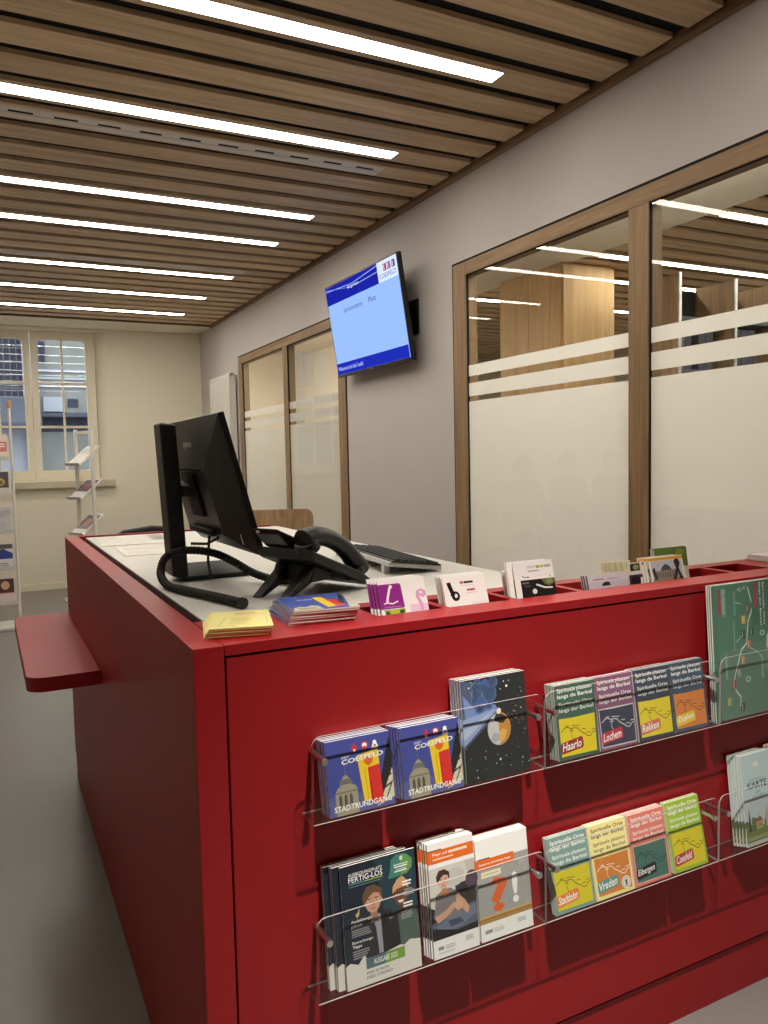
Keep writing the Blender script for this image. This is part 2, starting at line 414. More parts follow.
for k in (-9, -5, -1, 3, 7, 12, 15, 20):
    yc = 1.985 + .2105*k - .0717
    led(4.08, 7.6, yc, 1.425, 'linear LED light in the office ceiling behind the glass, number %d from the far end' % (9 - [-9,-5,-1,3,7,12,15,20].index(k)), 'linear lights in the office ceiling')
def office_fill(label, x, y, ln):  # added above the view to brighten the frosted film and office plaster
    t = thing('fill_panel', label, 'fill_light', (x, y, 1.235 + H), group='added fill lights in the offices')
    MB().box(-.10, .10, -ln, ln, -.012, .012).build('housing', M['alu'], t, bevel=.002)
    MB().box(-.09, .09, -ln+.01, ln-.01, -.0150, -.0125).build('diffuser', M['fill_light'], t)
    MB().box(-.09, .09, -ln+.01, ln-.01, .0125, .0150).build('diffuser', M['fill_light'], t)
    for q_ in (-ln*.7, ln*.7): MB().tube([(0, q_, .015), (0, q_, .184)], .003, 6).build('wire', M['steel'], t)
office_fill('unseen panel added as fill light in the small office behind the far glazing', 2.60, 7.9, 1.6)
office_fill('unseen panel added as fill light in the office close behind the large glazing', 2.95, 2.6, 1.3)
# ceiling spotlight above the counter front, just behind the camera's view
sp_ = thing('ceiling_spotlight', 'small round white spotlight in the slats above the front of the counter', 'ceiling light', (.65, .44, ZC + H))
MB().tube([(0, 0, -.055), (0, 0, .0)], .036, 24).build('housing', M['alu'], sp_, bevel=.002)
MB().tube([(0, 0, -.0565), (0, 0, -.0552)], .029, 24).build('lens', emit('spot_lens', (255, 246, 230), 8.0), sp_)
ld_ = bpy.data.lights.new('spot_beam', 'SPOT'); ld_.energy = 500; ld_.color = (1.0, .95, .87); ld_.spot_size = math.radians(82); ld_.spot_blend = 1.0; ld_.shadow_soft_size = .022
lo_ = bpy.data.objects.new('spot_beam', ld_); C.objects.link(lo_); lo_.parent = sp_; lo_.location = (0, 0, -.062); lo_.rotation_euler = (-.05, -.12, 0)
# slot diffusers
for k, lab, x1 in ((8, 'grey slotted air outlet in the slat behind the second light', 1.845), (19, 'plain grey air outlet slat before the fifth light', 1.845)):
    far = 1.985 + .2105*k; t = thing('air_vent', lab, 'air vent', (XL+.2, far-.0717, ZC + H))
    ln = x1 - XL - .2
    MB().box(0, ln, -.058, .058, -.0025, .0).build('plate', M['ventm'], t, bevel=.0008)
    for i in range(17 if k == 8 else 0):
        a = ln - .045 - i*.172; g = MB()
        for j in range(3): g.box(a-.092+j*.031, a-.092+j*.031+.027, -.022, -.004, -.0032, -.0026)
        g.box(a-.093, a, -.0225, -.0035, -.0027, -.0026).build('slot', M['gap'], t)
    MB().box(0, ln, .004, .008, -.0036, -.0026).build('groove', M['alu'], t)

# ------------------------------------------------------------------ reception counter
cn = thing('reception_counter', 'long red reception counter with brochure racks on its front', 'counter', (0, 0, 0))
Zt = H - .30
XE = 2.20
MB().box(.282, .3325, 1.24, 3.46, .12, Zt).build('side_panel', M['red'], cn, bevel=.0012)
MB().box(.284, .3305, 1.25, 3.45, 0, .1195).build('side_plinth', M['red'], cn)
ld = MB().box(.3335, XE, 1.24, 1.315, Zt-.0175, Zt).box(.3335, XE, 1.411, 1.453, Zt-.0175, Zt)
xs = [.650, .793, .958, 1.137, 1.618]
ld.box(.3335, .650, 1.315, 1.411, Zt-.0175, Zt)
for i, x in enumerate(xs[1:]): ld.box(x, x+.016, 1.315, 1.411, Zt-.0175, Zt)
ld.box(1.757, XE, 1.315, 1.411, Zt-.0175, Zt)
ld.build('ledge', M['red'], cn)
# pocket liners under the ledge
pk = MB()
pk.box(.650, 1.757, 1.316, 1.41, Zt-.125, Zt-.12)
pk.box(.63, 1.77, 1.3105, 1.3145, Zt-.125, Zt-.018).box(.63, 1.77, 1.4115, 1.4155, Zt-.125, Zt-.018)
for x in xs[1:]: pk.box(x+.002, x+.014, 1.3155, 1.4105, Zt-.12, Zt-.0178)
pk.box(.642, .649, 1.3155, 1.4105, Zt-.12, Zt-.0178).box(1.758, 1.765, 1.3155, 1.4105, Zt-.12, Zt-.0178)
pk.build('ledge_pockets', M['redcut'], cn)
MB().box(.3365, XE, 1.2425, 1.262, .1275, Zt-.0215).build('front_panel', M['red'], cn, bevel=.001)
MB().box(.3335, XE, 1.25, 1.266, 0, .118).build('plinth', M['red'], cn, bevel=.001)
MB().box(.334, XE, 1.2625, 1.272, .118, Zt-.0185).build('shadow_gap', M['redcut'], cn)
MB().box(.3335, 1.16, 3.44, 3.46, .12, Zt).build('back_panel', M['red'], cn, bevel=.001)
MB().box(.3335, XE, 1.438, 1.4525, .12, Zt-.018).build('inner_panel', M['red'], cn)
# drop shelf on the side
pts = []
x0, xa, ya, yb, r = .078, .2815, 2.452, 3.50, .055
for cx, cy, a0 in ((x0+r, yb-r, 90), (x0+r, ya+r, 180)):
    for i in range(9):
        a = math.radians(a0 + 90*i/8); pts.append((cx+r*math.cos(a), cy+r*math.sin(a)))
pts += [(xa, ya), (xa, yb)]
MB().prism(pts[::-1], 'z', H-.662, H-.619).build('side_shelf', M['red'], cn, bevel=.001)

# desk behind it
dk = thing('desk', 'white desk with a grey edge inside the red counter', 'desk', (0, 0, 0))
MB().box(.354, 1.168, 1.4545, 3.37, Zt-.026, Zt-.0005).build('desktop', [M['white']], dk, bevel=.0015)
MB().box(.3515, .354, 1.4545, 3.37, Zt-.0255, Zt-.0012).box(1.168, 1.1705, 1.4545, 3.37, Zt-.0255, Zt-.0012).build('edge_band', M['dedge'], dk)
for y in (1.62, 3.2):
    MB().box(.70, .78, y-.05, y+.05, .025, Zt-.06).build('leg', M['alu'], dk, bevel=.004)
    MB().box(.42, 1.10, y-.035, y+.035, 0, .025).build('foot', M['alu'], dk, bevel=.004)
    MB().box(.42, 1.10, y-.025, y+.025, Zt-.06, Zt-.0265).build('bracket', M['alu'], dk)

# ------------------------------------------------------------------ acrylic racks
def rack(x0, x1, zb, label, pegs=(0, 1)):
    t = thing('brochure_rack', label, 'brochure rack', V(x0, 1.187, zb), group='clear acrylic brochure racks')
    w = x1 - x0; h = .150; r = .018; th = .003
    pl = [(0, 0), (w, 0)]
    for cx, a0 in ((w-r, 0), (r, 90)):
        for i in range(7):
            a = math.radians(a0 + 90*i/6); pl.append((cx + r*math.cos(a), h-r + r*math.sin(a)))
    n = len(pl); mb = MB()
    v = [(a, 0, b) for a, b in pl] + [(a, th, b) for a, b in pl]
    mb.add(v, [tuple(range(n)), tuple(range(2*n-1, n-1, -1))], 0)
    o = len(mb.v) - 2*n
    for i in range(n):
        j = (i+1) % n; mb.face((o+i, o+i+n, o+j+n, o+j), 1)
    mb.build('front_plate', [M['acryl'], M['acedge']], t)
    mb = MB(); zz = -.0005
    v = [(0,th,zz),(w,th,zz),(w,.0524,zz),(0,.0524,zz),(0,th,zz+th),(w,th,zz+th),(w,.0524,zz+th),(0,.0524,zz+th)]
    mb.add(v, [(3,2,1,0),(4,5,6,7)], 0).add(v, [(1,2,6,5),(3,0,4,7),(2,3,7,6)], 1)
    mb.build('tray', [M['acryl'], M['acedge']], t)
    for px in [(.020, w-.020)[q_] for q_ in pegs]:
        mb = MB().tube([(px, -.006, h-.042), (px, .0552, h-.042)], .0048, 14)
        mb.tube([(px, -.009, h-.042), (px, -.0005, h-.042)], .0062, 14)
        mb.build('standoff', M['steel'], t, smooth=False, bevel=.0005)
    return t
for lab, a, b in (('left', .459, .941), ('middle', .9435, 1.4285), ('right', 1.431, 1.913)):
    rack(a, b, -.611, 'clear acrylic rack on the counter front, upper row, %s column' % lab, (1,) if lab == 'right' else (0, 1))
    rack(a, b, -.9245, 'clear acrylic rack on the counter front, lower row, %s column' % lab)
# ------------------------------------------------------------------ printed covers
W_ = (248, 246, 240)
def stadt(a):
    a.poly([(0,0),(1,0),(1,.25),(0,.25)], (92, 96, 150))
    a.poly([(.10,0),(.10,.30),(.14,.36),(.20,.40),(.20,.46),(.25,.52),(.29,.52),(.34,.46),(.34,.40),(.42,.36),(.44,.30),(.44,0)], (160, 152, 128))
    a.poly([(.16,.40),(.38,.40),(.34,.47),(.20,.47)], (112, 112, 104)); a.poly([(.265,.52),(.275,.52),(.272,.66),(.268,.66)], (120, 120, 112))
    for u in (.15, .23, .31): a.poly([(u,.10),(u+.045,.10),(u+.045,.24),(u+.022,.28),(u,.24)], (84, 80, 72))
    a.rect(.10,.29,.44,.31,(120,114,98)); a.ell(.268,.66,.012,.010,(220,140,120))
    a.poly([(.72,.02),(1,.10),(1,.55),(.93,.62)], (214, 204, 178))
    for p in ([(.76,.06),(.79,.07),(.95,.52),(.93,.55)], [(.84,.05),(.86,.05),(.99,.30),(.99,.34)], [(.78,.20),(.98,.28),(.98,.31),(.79,.23)], [(.86,.36),(.98,.40),(.98,.43),(.87,.39)]): a.poly(p, (78, 66, 56))
    a.poly([(.98,.92),(1,.90),(1,.50),(.76,.04),(.70,.05)], (44, 42, 46))
    a.poly([(.47,.75),(.80,.79),(.82,.10),(.53,.12)], (238, 200, 50))
    a.poly([(.62,.56),(.805,.58),(.83,.06),(.64,.08)], (216, 54, 48))
    a.poly([(.635,.40),(.65,.40),(.67,.10),(.655,.10)], (170, 36, 40)); a.poly([(.565,.56),(.58,.56),(.60,.13),(.59,.13)], (205, 160, 40))
    a.poly([(.56,.70),(.60,.73),(.64,.70),(.68,.73),(.72,.70),(.70,.62),(.64,.58),(.58,.62)], (224, 110, 40))
    a.poly([(.40,.86),(.44,.93),(.48,.86),(.48,.80),(.40,.80)], (206, 52, 58)); a.rect(.425,.80,.455,.84,W_)
    a.ell(.60,.87,.055,.05,(206,52,58)); a.ell(.60,.87,.035,.032,W_); a.rect(.585,.80,.615,.86,(206,52,58))
    a.ell(.76,.885,.030,.028,W_); a.poly([(.70,.80),(.82,.80),(.79,.87),(.73,.87)], W_); a.ell(.76,.84,.018,.016,(206,52,58))
    a.text('STADT', .23,.735,.35,.765,W_, .012, .05); a.text('COESFELD', .23,.66,.88,.725,W_,.024,.05)
    a.text('STADTRUNDGANG', .07,.055,.95,.130,W_,.022,.0)
def planet(a):
    a.poly([(0,1),(0,.34),(.16,.42),(.50,.60),(.62,.66),(.40,.72),(.30,.95)], (84, 94, 120))
    a.poly([(.02,.86),(.06,.42),(.34,.58),(.55,.66),(.50,.72),(.20,.70)], (120, 140, 190))
    a.poly([(0,.62),(.0,.36),(.20,.47),(.52,.66),(.50,.68)], (150, 164, 204)); a.poly([(0,.52),(0,.42),(.45,.645)], (180, 190, 216))
    rn = random.Random(3)
    a.ell(.36,.84,.17,.14,(74,92,146))
    a.k += 1; a.hold = True
    for i in range(44):
        u = rn.uniform(.18,.52); v = rn.uniform(.66,.98); r = rn.uniform(.02,.055)
        if (u-.36)**2/.05 + (v-.84)**2/.03 > 1: continue
        a.ell(u, v, r*1.25, r, (84+rn.randint(0,26), 104+rn.randint(0,26), 160+rn.randint(-16,20)), n=12)
        a.ell(u+.004, v+.004, r*.8, r*.62, (70+rn.randint(0,22), 88+rn.randint(0,24), 142), n=12)
    a.hold = False; a.k += 1
    a.ell(.545,.47,.185,.165,(118,120,132)); a.ell(.545,.47,.178,.158,(206,202,198),90,270); a.ell(.545,.47,.178,.158,(206,142,62),-90,90)
    a.poly([(.50,.62),(.56,.63),(.68,.57),(.62,.52),(.545,.53),(.47,.56)], (64,58,54)); a.poly([(.545,.33),(.62,.36),(.66,.44),(.60,.47),(.545,.44)], (228,182,96))
    a.poly([(.40,.38),(.47,.34),(.545,.36),(.545,.42),(.46,.44)], (176,176,182)); a.ell(.555,.645,.035,.03,(250,226,190))
    a.k += 1; a.hold = True
    for i in range(75):
        u = rn.uniform(.02,.98); v = rn.uniform(.02,.98)
        if (.1 < u < .75 and .3 < v < .95): continue
        r = rn.choice([.003,.003,.004,.006]); c = rn.choice([(210,205,190),(190,150,110),(236,232,220)])
        a.ell(u, v, r*1.3, r, c, n=8)
    for u, v, r in ((.70,.88,.014),(.66,.93,.007),(.74,.93,.006),(.60,.86,.006),(.53,.17,.012),(.30,.22,.007),(.17,.04,.008),(.88,.14,.008),(.12,.92,.008),(.93,.80,.006)): a.ell(u, v, r*1.25, r, (244,236,220), n=10)
    for i in range(26): a.ell(.66+.3*rn.random(), .56+.07*rn.gauss(0,1)*.5, .006, .005, (200,150,90), n=7)
def spirit(order, tcol, box, line, lab, labcol, labtxt, border=None, seal=False, boxv=(.05,.55), t2=None):
    def fn(a):
        o = (('Spirituele plaatsen','langs de Berkel'), ('Spirituelle Orte','langs der Berkel'))
        if order: o = o[::-1]
        t2c = t2 or tcol
        a.text(o[0][0], .07,.885,.93,.955,tcol,.014); a.text(o[0][1], .07,.805,.93,.875,tcol,.014)
        a.text(o[1][0], .09,.700,.93,.765,t2c,.006); a.text(o[1][1], .09,.620,.93,.685,t2c,.006)
        b0, b1 = boxv
        if border: a.poly([(.055,b0-.015),(.955,b0-.02),(.965,b1+.015),(.045,b1+.02)], border)
        a.poly([(.07,b0),(.94,b0-.005),(.95,b1),(.40,b1-.006),(.06,b1+.005)], box)
        pts = [(.10,.36),(.18,.40),(.26,.41),(.34,.38),(.42,.385),(.50,.37),(.56,.32),(.66,.28),(.74,.24),(.80,.23),(.86,.27),(.93,.29)]
        a.line([(u, v+.02) for u, v in pts], .006, line)
        for u, v in ((.20,.44),(.30,.37),(.46,.42),(.60,.36),(.72,.30),(.84,.33),(.36,.43)): a.rect(u,v,u+.10,v+.010,line)
        a.line([(.36,.40),(.34,.30),(.38,.26)], .004, line)
        a.poly([(.06,.115),(.09,.085),(.60,.125),(.62,.155),(.61,.255),(.58,.275),(.09,.235),(.06,.205)], lab)
        a.text(labtxt, .10,.115,.57,.225,labcol,.014,.055,.2)
        if seal:
            a.ell(.80,.13,.12,.085,(240,236,224)); a.ell(.80,.13,.095,.068,(150,140,130)); a.ell(.80,.13,.082,.058,(236,232,222))
            a.poly([(.77,.09),(.83,.09),(.815,.17),(.785,.17)],(90,84,80)); a.ell(.80,.145,.04,.02,(110,100,95))
    return fn
def face(a, u, v, ru, rv, skin, hair, kind):
    a.poly([(u-.35*ru,v-1.9*rv),(u+.45*ru,v-1.9*rv),(u+.5*ru,v-.5*rv),(u-.4*ru,v-.5*rv)], tuple(int(c*.78) for c in skin))
    a.ell(u-.98*ru, v-.05*rv, .16*ru, .22*rv, skin); a.ell(u+.98*ru, v-.05*rv, .16*ru, .22*rv, skin)
    a.poly([(u-.95*ru,v+.5*rv),(u-.92*ru,v-.25*rv),(u-.6*ru,v-.8*rv),(u-.1*ru,v-1.02*rv),(u+.25*ru,v-1.0*rv),(u+.68*ru,v-.7*rv),(u+.93*ru,v-.2*rv),(u+.95*ru,v+.5*rv),(u,v+1.0*rv)], skin)
    d = tuple(int(c*.42) for c in skin)
    for sg in (-1, 1):
        a.rect(u+sg*.42*ru-.24*ru, v+.22*rv, u+sg*.42*ru+.24*ru, v+.31*rv, d)
        a.ell(u+sg*.42*ru, v+.06*rv, .19*ru, .075*rv, (226,216,206)); a.ell(u+sg*.42*ru, v+.06*rv, .08*ru, .075*rv, (40,30,26))
    a.poly([(u-.06*ru,v+.05*rv),(u+.06*ru,v+.05*rv),(u+.17*ru,v-.33*rv),(u-.15*ru,v-.33*rv)], tuple(int(c*.86) for c in skin))
    if kind == 'smile':
        a.poly([(u-.42*ru,v-.50*rv),(u+.42*ru,v-.50*rv),(u+.22*ru,v-.74*rv),(u-.22*ru,v-.74*rv)], (232,226,218))
    else: a.poly([(u-.34*ru,v-.60*rv),(u,v-.55*rv),(u+.34*ru,v-.60*rv),(u,v-.70*rv)], (164,92,84))
    if kind == 'fringe': a.poly([(u-1.12*ru,v-.25*rv),(u-1.2*ru,v+.7*rv),(u-.7*ru,v+1.4*rv),(u+.3*ru,v+1.45*rv),(u+1.1*ru,v+.95*rv),(u+1.12*ru,v+.1*rv),(u+.95*ru,v+.15*rv),(u+.8*ru,v+.6*rv),(u+.1*ru,v+.75*rv),(u-.5*ru,v+.40*rv),(u-.85*ru,v+.05*rv)], hair)
    elif kind == 'smile': a.poly([(u-1.1*ru,v+.30*rv),(u-1.0*ru,v+.9*rv),(u-.4*ru,v+1.5*rv),(u+.3*ru,v+1.75*rv),(u+.95*ru,v+1.2*rv),(u+1.12*ru,v+.45*rv),(u+.6*ru,v+.72*rv),(u-.4*ru,v+.62*rv)], hair)
def fertig(a):
    a.poly([(.45,1),(1,1),(1,.25),(.60,.25)], (38, 62, 72))
    a.poly([(.66,.30),(.70,.48),(.80,.56),(.96,.52),(1,.42),(1,.2),(.66,.2)], (84, 100, 92))
    a.poly([(.25,.30),(.28,.46),(.36,.54),(.46,.57),(.62,.55),(.72,.48),(.74,.20),(.25,.20)], (38, 36, 38))
    a.poly([(.39,.56),(.49,.54),(.50,.22),(.44,.22),(.42,.40)], (158, 156, 166))
    a.poly([(.36,.55),(.42,.44),(.445,.22),(.34,.22),(.28,.44)], (46, 42, 42))
    a.rect(.60,.475,.65,.482,(170,170,176))
    face(a, .40, .66, .112, .092, (196,150,124), (104,76,54), 'fringe')
    face(a, .775, .645, .102, .088, (112,74,58), (204,160,112), 'smile')
    a.poly([(.62,.80),(.66,.88),(.67,.95),(.74,.985),(.88,.975),(.96,.92),(.95,.85),(.88,.81),(.74,.80)], (70,128,112))
    a.poly([(.80,.98),(.88,.975),(.96,.92),(.95,.85),(.88,.81),(.80,.805)], (104,152,84))
    a.rect(.79,.93,.83,.965,(206,224,214)); a.rect(.70,.895,.90,.903,(220,232,226)); a.rect(.71,.875,.89,.886,(236,242,238)); a.rect(.73,.857,.87,.863,(200,218,208)); a.rect(.71,.838,.88,.849,(236,242,238))
    a.text('AUSBILDUNGSPLATZ', .10,.905,.55,.932,W_,.004); a.text('FERTIG-LOS', .10,.855,.55,.900,W_,.010)
    a.rect(.10,.838,.32,.848,(96,140,150)); a.rect(.32,.838,.55,.848,(140,170,70)); a.rect(.10,.818,.52,.824,(110,140,150))
    a.poly([(.16,.595),(.19,.60),(.22,.64),(.21,.58),(.18,.56)], (196,176,110))
    a.text('Ausbildungs-', .10,.520,.38,.550,W_,.006); a.text('pl\u00e4tze', .10,.485,.24,.515,W_,.02); a.bars(.10,.405,.36,.470,4,(150,152,156),5)
    a.text('Bewerbungs-', .10,.350,.38,.380,W_,.006); a.text('Tipps', .10,.315,.22,.345,W_,.02); a.bars(.10,.225,.33,.300,4,(150,152,156),6)
    a.bars(.80,.70,.97,.75,2,W_,7); a.bars(.82,.62,.97,.68,4,(160,170,168),8); a.bars(.80,.52,.96,.57,2,W_,9); a.bars(.76,.43,.95,.50,4,(160,170,168),10)
    a.poly([(0,0),(1,0),(1,.235),(.86,.255),(.78,.225),(.72,.235),(.30,.19),(.24,.245),(.16,.185),(.06,.215),(0,.195)], (226,222,212))
    a.poly([(.26,.125),(.78,.125),(.78,.215),(.26,.215)], (84,112,118)); a.poly([(.52,.125),(.78,.125),(.78,.215),(.52,.215)], (120,160,64))
    a.text('AUSGABE 2025', .36,.148,.68,.192,W_,.008); a.text('KREIS BORKEN,', .26,.080,.56,.104,(44,44,48),.006); a.text('KREIS COESFELD', .26,.045,.60,.069,(44,44,48),.006)
def woman(a):
    a.rect(0,.16,1,.78,(210,206,196)); a.rect(.55,.16,1,.60,(58,52,52)); a.poly([(.78,.78),(1,.78),(1,.56),(.86,.60)],(196,188,176))
    a.ell(.55,.66,.22,.08,(196,194,186)); a.ell(.92,.60,.14,.08,(84,66,78)); a.poly([(0,.16),(0,.45),(.10,.42),(.12,.16)],(40,36,38))
    a.poly([(0,.16),(0,.30),(.20,.34),(.60,.38),(1,.40),(1,.16)], (92,100,118)); a.poly([(.10,.28),(.50,.34),(.95,.38),(1,.30),(.6,.22),(.2,.2)], (112,122,140)); a.poly([(.35,.30),(.62,.30),(.70,.25),(.40,.24)], (70,78,96))
    a.poly([(0,.16),(1,.16),(1,.22),(.55,.20),(0,.27)], (36,34,38))
    a.poly([(.06,.36),(.12,.54),(.28,.58),(.44,.58),(.62,.52),(.72,.40),(.64,.34),(.40,.32),(.14,.31)], (128,122,124))
    a.poly([(.58,.52),(.74,.44),(.84,.36),(.78,.31),(.66,.38),(.54,.46)], (208,160,132)); a.poly([(.06,.36),(.14,.30),(.42,.36),(.56,.42),(.50,.45),(.34,.40),(.14,.37)], (208,160,132))
    a.ell(.60,.41,.09,.045,(214,168,140))
    face(a, .30, .655, .125, .068, (218,172,144), (66,48,40), 'fringe')
    a.poly([(.24,.57),(.38,.57),(.42,.53),(.30,.515),(.22,.54)], (186,120,76))
    a.rect(0,.82,1,.93,(232,112,40)); a.rect(0,.93,.30,.938,(70,74,84)); a.text('Pflege- und', .10,.878,.42,.908,W_,.016); a.rect(.45,.882,.86,.904,(246,226,206)); a.rect(.10,.848,.55,.860,(246,216,190))
    a.rect(0,0,1,.16,(244,242,236)); a.rect(.10,.07,.22,.10,(150,150,150)); a.bars(.25,.06,.52,.10,3,(190,190,190),3); a.bars(.70,.075,.92,.12,3,(170,176,184),4); a.bars(.10,.03,.50,.05,2,(200,200,200),5)
def frage(a):
    a.rect(0,.17,1,.78,(166,164,160))
    rn = random.Random(8)
    for i in range(26): a.ell(rn.uniform(.05,.95), rn.uniform(.25,.74), rn.uniform(.02,.07), rn.uniform(.01,.03), rn.choice([(172,170,166),(160,158,154)]), n=10)
    a.rect(0,.17,1,.23,(176,132,72)); a.rect(0,.225,1,.24,(214,176,116)); a.rect(0,.205,1,.213,(150,108,56))
    a.rect(0,.70,.72,.80,(232,112,40)); a.rect(.02,.80,.26,.81,(70,74,84)); a.text('Antworten auf wichtige Fragen', .05,.735,.66,.765,W_,.012)
    a.rect(.08,.615,.45,.675,(236,226,190)); a.rect(.12,.640,.41,.652,(190,180,140))
    a.text('?', .22,.255,.56,.60,(228,104,50),.03); a.text('!', .64,.285,.76,.60,(246,244,240),.03)
    a.rect(0,0,1,.17,(244,242,236)); a.rect(.08,.07,.22,.105,(150,150,150)); a.bars(.25,.06,.48,.105,3,(190,190,190),3); a.bars(.70,.08,.92,.125,3,(170,176,184),4)
def greenmap(a):
    a.rect(0,0,.10,1,(86,128,108)); a.poly([(.10,0),(1,0),(1,.55),(.10,.50)],(104,138,120))
    a.rect(.11,.78,.16,.97,(170,76,80)); a.rect(.17,.76,.25,.97,(120,158,138)); a.bars(.18,.78,.24,.96,14,(170,196,182),2)
    a.line([(.66,.96),(.70,.88),(.74,.82),(.70,.76),(.64,.70),(.62,.62),(.60,.54),(.50,.50),(.44,.42),(.38,.34),(.34,.28),(.37,.20),(.45,.15),(.44,.08)], .007, (226,232,222))
    for u, v, s in ((.52,.95,.10),(.60,.96,.04),(.78,.93,.04)): a.line([(u-s/2,v),(u,v+.012),(u+s/2,v),(u,v-.014),(u-s/2,v)],.003,(214,224,214))
    for u, v, c in ((.64,.80,(120,96,96)),(.56,.72,(216,176,70)),(.54,.61,(60,76,72)),(.70,.62,(70,88,84)),(.64,.53,(196,120,100)),(.52,.42,(196,150,90)),(.44,.33,(150,160,140)),(.34,.25,(178,76,76)),(.24,.13,(170,176,90)),(.48,.07,(60,82,74))): a.rect(u-.035,v-.03,u+.035,v+.03,c); a.rect(u-.012,v-.022,u-.004,v+.022,(226,226,216))
    for u, v in ((.84,.70),(.90,.60),(.60,.27)): a.ell(u,v,.045,.022,(190,210,196)); a.ell(u,v,.025,.012,(92,132,112))
    a.line([(.66,.50),(.80,.46),(.92,.38),(.94,.30)],.003,(206,218,206)); a.line([(.52,.84),(.40,.86)],.003,(206,218,206)); a.line([(.52,.60),(.40,.56)],.003,(206,218,206))
    a.poly([(.72,.66),(1.66,.66),(1.66,1),(.72,1)],(78,122,102)); a.rect(.77,.80,.82,.99,(170,76,80)); a.vtext('Spirituelle Orte', .93,.66,.965,.985,W_,.012); a.vtext('l\u00e4ngs der Berkel', .865,.66,.90,.985,W_,.012); a.line([(1.05,.62),(.99,.56),(.98,.48),(1.04,.42),(1.10,.36)],.012,(226,232,222)); a.poly([(.93,.30),(1.66,.30),(1.66,.48),(.93,.48)],(118,150,132))
    a.rect(.37,.50,.385,.72,(150,180,162)); a.rect(.39,.76,.42,.94,(130,164,146)); a.rect(.20,.30,.23,.48,(150,180,162)); a.rect(.86,.26,.89,.44,(160,186,170))
def karte(a):
    a.rect(0,0,1,.50,(206,216,216)); a.rect(0,.26,1,.50,(196,210,214))
    a.ell(.50,.875,.11,.022,(226,230,218)); a.ell(.50,.89,.05,.022,(226,230,218))
    a.text('Coesfelder', .22,.700,.78,.735,(140,160,160)); a.text('KARTE', .16,.615,.84,.690,(48,66,80),.02,.0,.05)
    a.text('f\u00fcr', .44,.55,.60,.59,(110,130,136),0,.05,.3); a.text('Kinder', .30,.49,.74,.535,(120,140,146),0,.05,.3)
    rn = random.Random(2)
    a.rect(0,.06,1,.20,(112,130,70)); a.rect(0,.03,1,.10,(150,160,110)); a.rect(.05,.0,1,.04,(206,206,196)); a.rect(.0,.045,1,.055,(70,92,70))
    for i in range(15): a.ell(rn.uniform(0,1), rn.uniform(.18,.27), rn.uniform(.05,.10), rn.uniform(.02,.05), rn.choice([(66,86,58),(86,104,66),(104,118,74)]), n=12)
    a.poly([(.08,.16),(.20,.16),(.14,.42)],(56,74,58)); a.poly([(.36,.17),(.36,.25),(.48,.30),(.60,.25),(.60,.17)],(196,170,110)); a.poly([(.34,.245),(.48,.31),(.62,.245)],(150,96,70)); a.poly([(.70,.17),(.70,.30),(.75,.40),(.80,.30),(.80,.17)],(190,176,150))
    for u in (.41,.47,.53): a.rect(u,.19,u+.03,.23,(120,112,96))

T6w, T6h = .105, .148
def backs(n, dy, dx=-.001, dz=0.0, jit=.0006, seed=1):
    rn = random.Random(seed)
    return [(dx*(i+1) + rn.uniform(-jit, jit), dy*(i+1), dz + rn.uniform(0, .0012)) for i in range(n)]
zu, zl = -.6075, -.921
G = 'upper left rack, town tour leaflets'
stack('stadt', 'brochure', 'brochure', 'blue town tour leaflet with red and yellow flag at the far left of its rack',
      'blue town tour leaflet tucked behind the front one at the far left of the rack', 'town tour leaflets, left stack', .4915, 1.1915, zu, .124, .126, .0048, .021, (74, 80, 152), stadt, backs(4, .0053, -.0013))
stack('stadt', 'brochure', 'brochure', 'blue town tour leaflet with red and yellow flag, front one beside the dark planet booklets',
      'blue town tour leaflet tucked behind the front one beside the planet booklets', 'town tour leaflets, right stack', .634, 1.1910, zu, .126, .126, .0048, .019, (74, 80, 152), stadt, backs(4, .0053, -.0032))
stack('planet', 'booklet', 'booklet', 'dark space booklet with a half grey, half orange planet, in the upper left rack',
      'dark space booklet tucked behind the front planet booklet', 'space booklets', .7665, 1.1935, zu, .1465, .190, .0042, .020, (48, 50, 50), planet, backs(4, .0047, -.0026))
sp = [  # key, x, z, lean, background, order, title colour, box, line, label colour, label text colour, place, border, copies, colour words
 ('Haarlo', .982, 0, .025, (70,100,84), 0, W_, (230,206,44), (110,96,40), (160,44,50), W_, None, 5, 'green booklet with yellow map'),
 ('Lochem', 1.0885, 0, .029, (134,88,116), 0, W_, (62,66,84), (214,210,208), (196,52,70), W_, (214,206,206), 3, 'mauve booklet with dark map'),
 ('Rekken', 1.195, 0, .030, (62,70,86), 0, W_, (232,208,52), (120,104,44), (214,116,92), W_, None, 4, 'dark slate booklet with yellow map'),
 ('Zutphen', 1.2990, 0, .031, (66,86,102), 0, W_, (220,132,64), (110,70,48), (236,200,56), W_, None, 3, 'slate blue booklet with orange map'),
 ('Stadtlohn', .971, 1, .036, (126,156,150), 1, W_, (216,200,44), (104,100,50), (226,132,60), W_, None, 2, 'grey green booklet with yellow map'),
 ('Vreden', 1.0775, 1, .036, (240,226,154), 1, (74,72,64), (218,132,60), (250,236,210), (98,152,146), W_, None, 3, 'cream booklet with orange map and round seal'),
 ('Eibergen', 1.184, 1, .031, (226,128,112), 1, W_, (76,118,106), (40,60,56), (34,36,36), W_, (232,180,166), 4, 'salmon booklet with teal map'),
 ('Coesfeld', 1.298, 1, .037, (160,192,62), 1, W_, (224,206,42), (120,110,40), (188,60,62), W_, None, 2, 'lime green booklet with yellow map'),
]
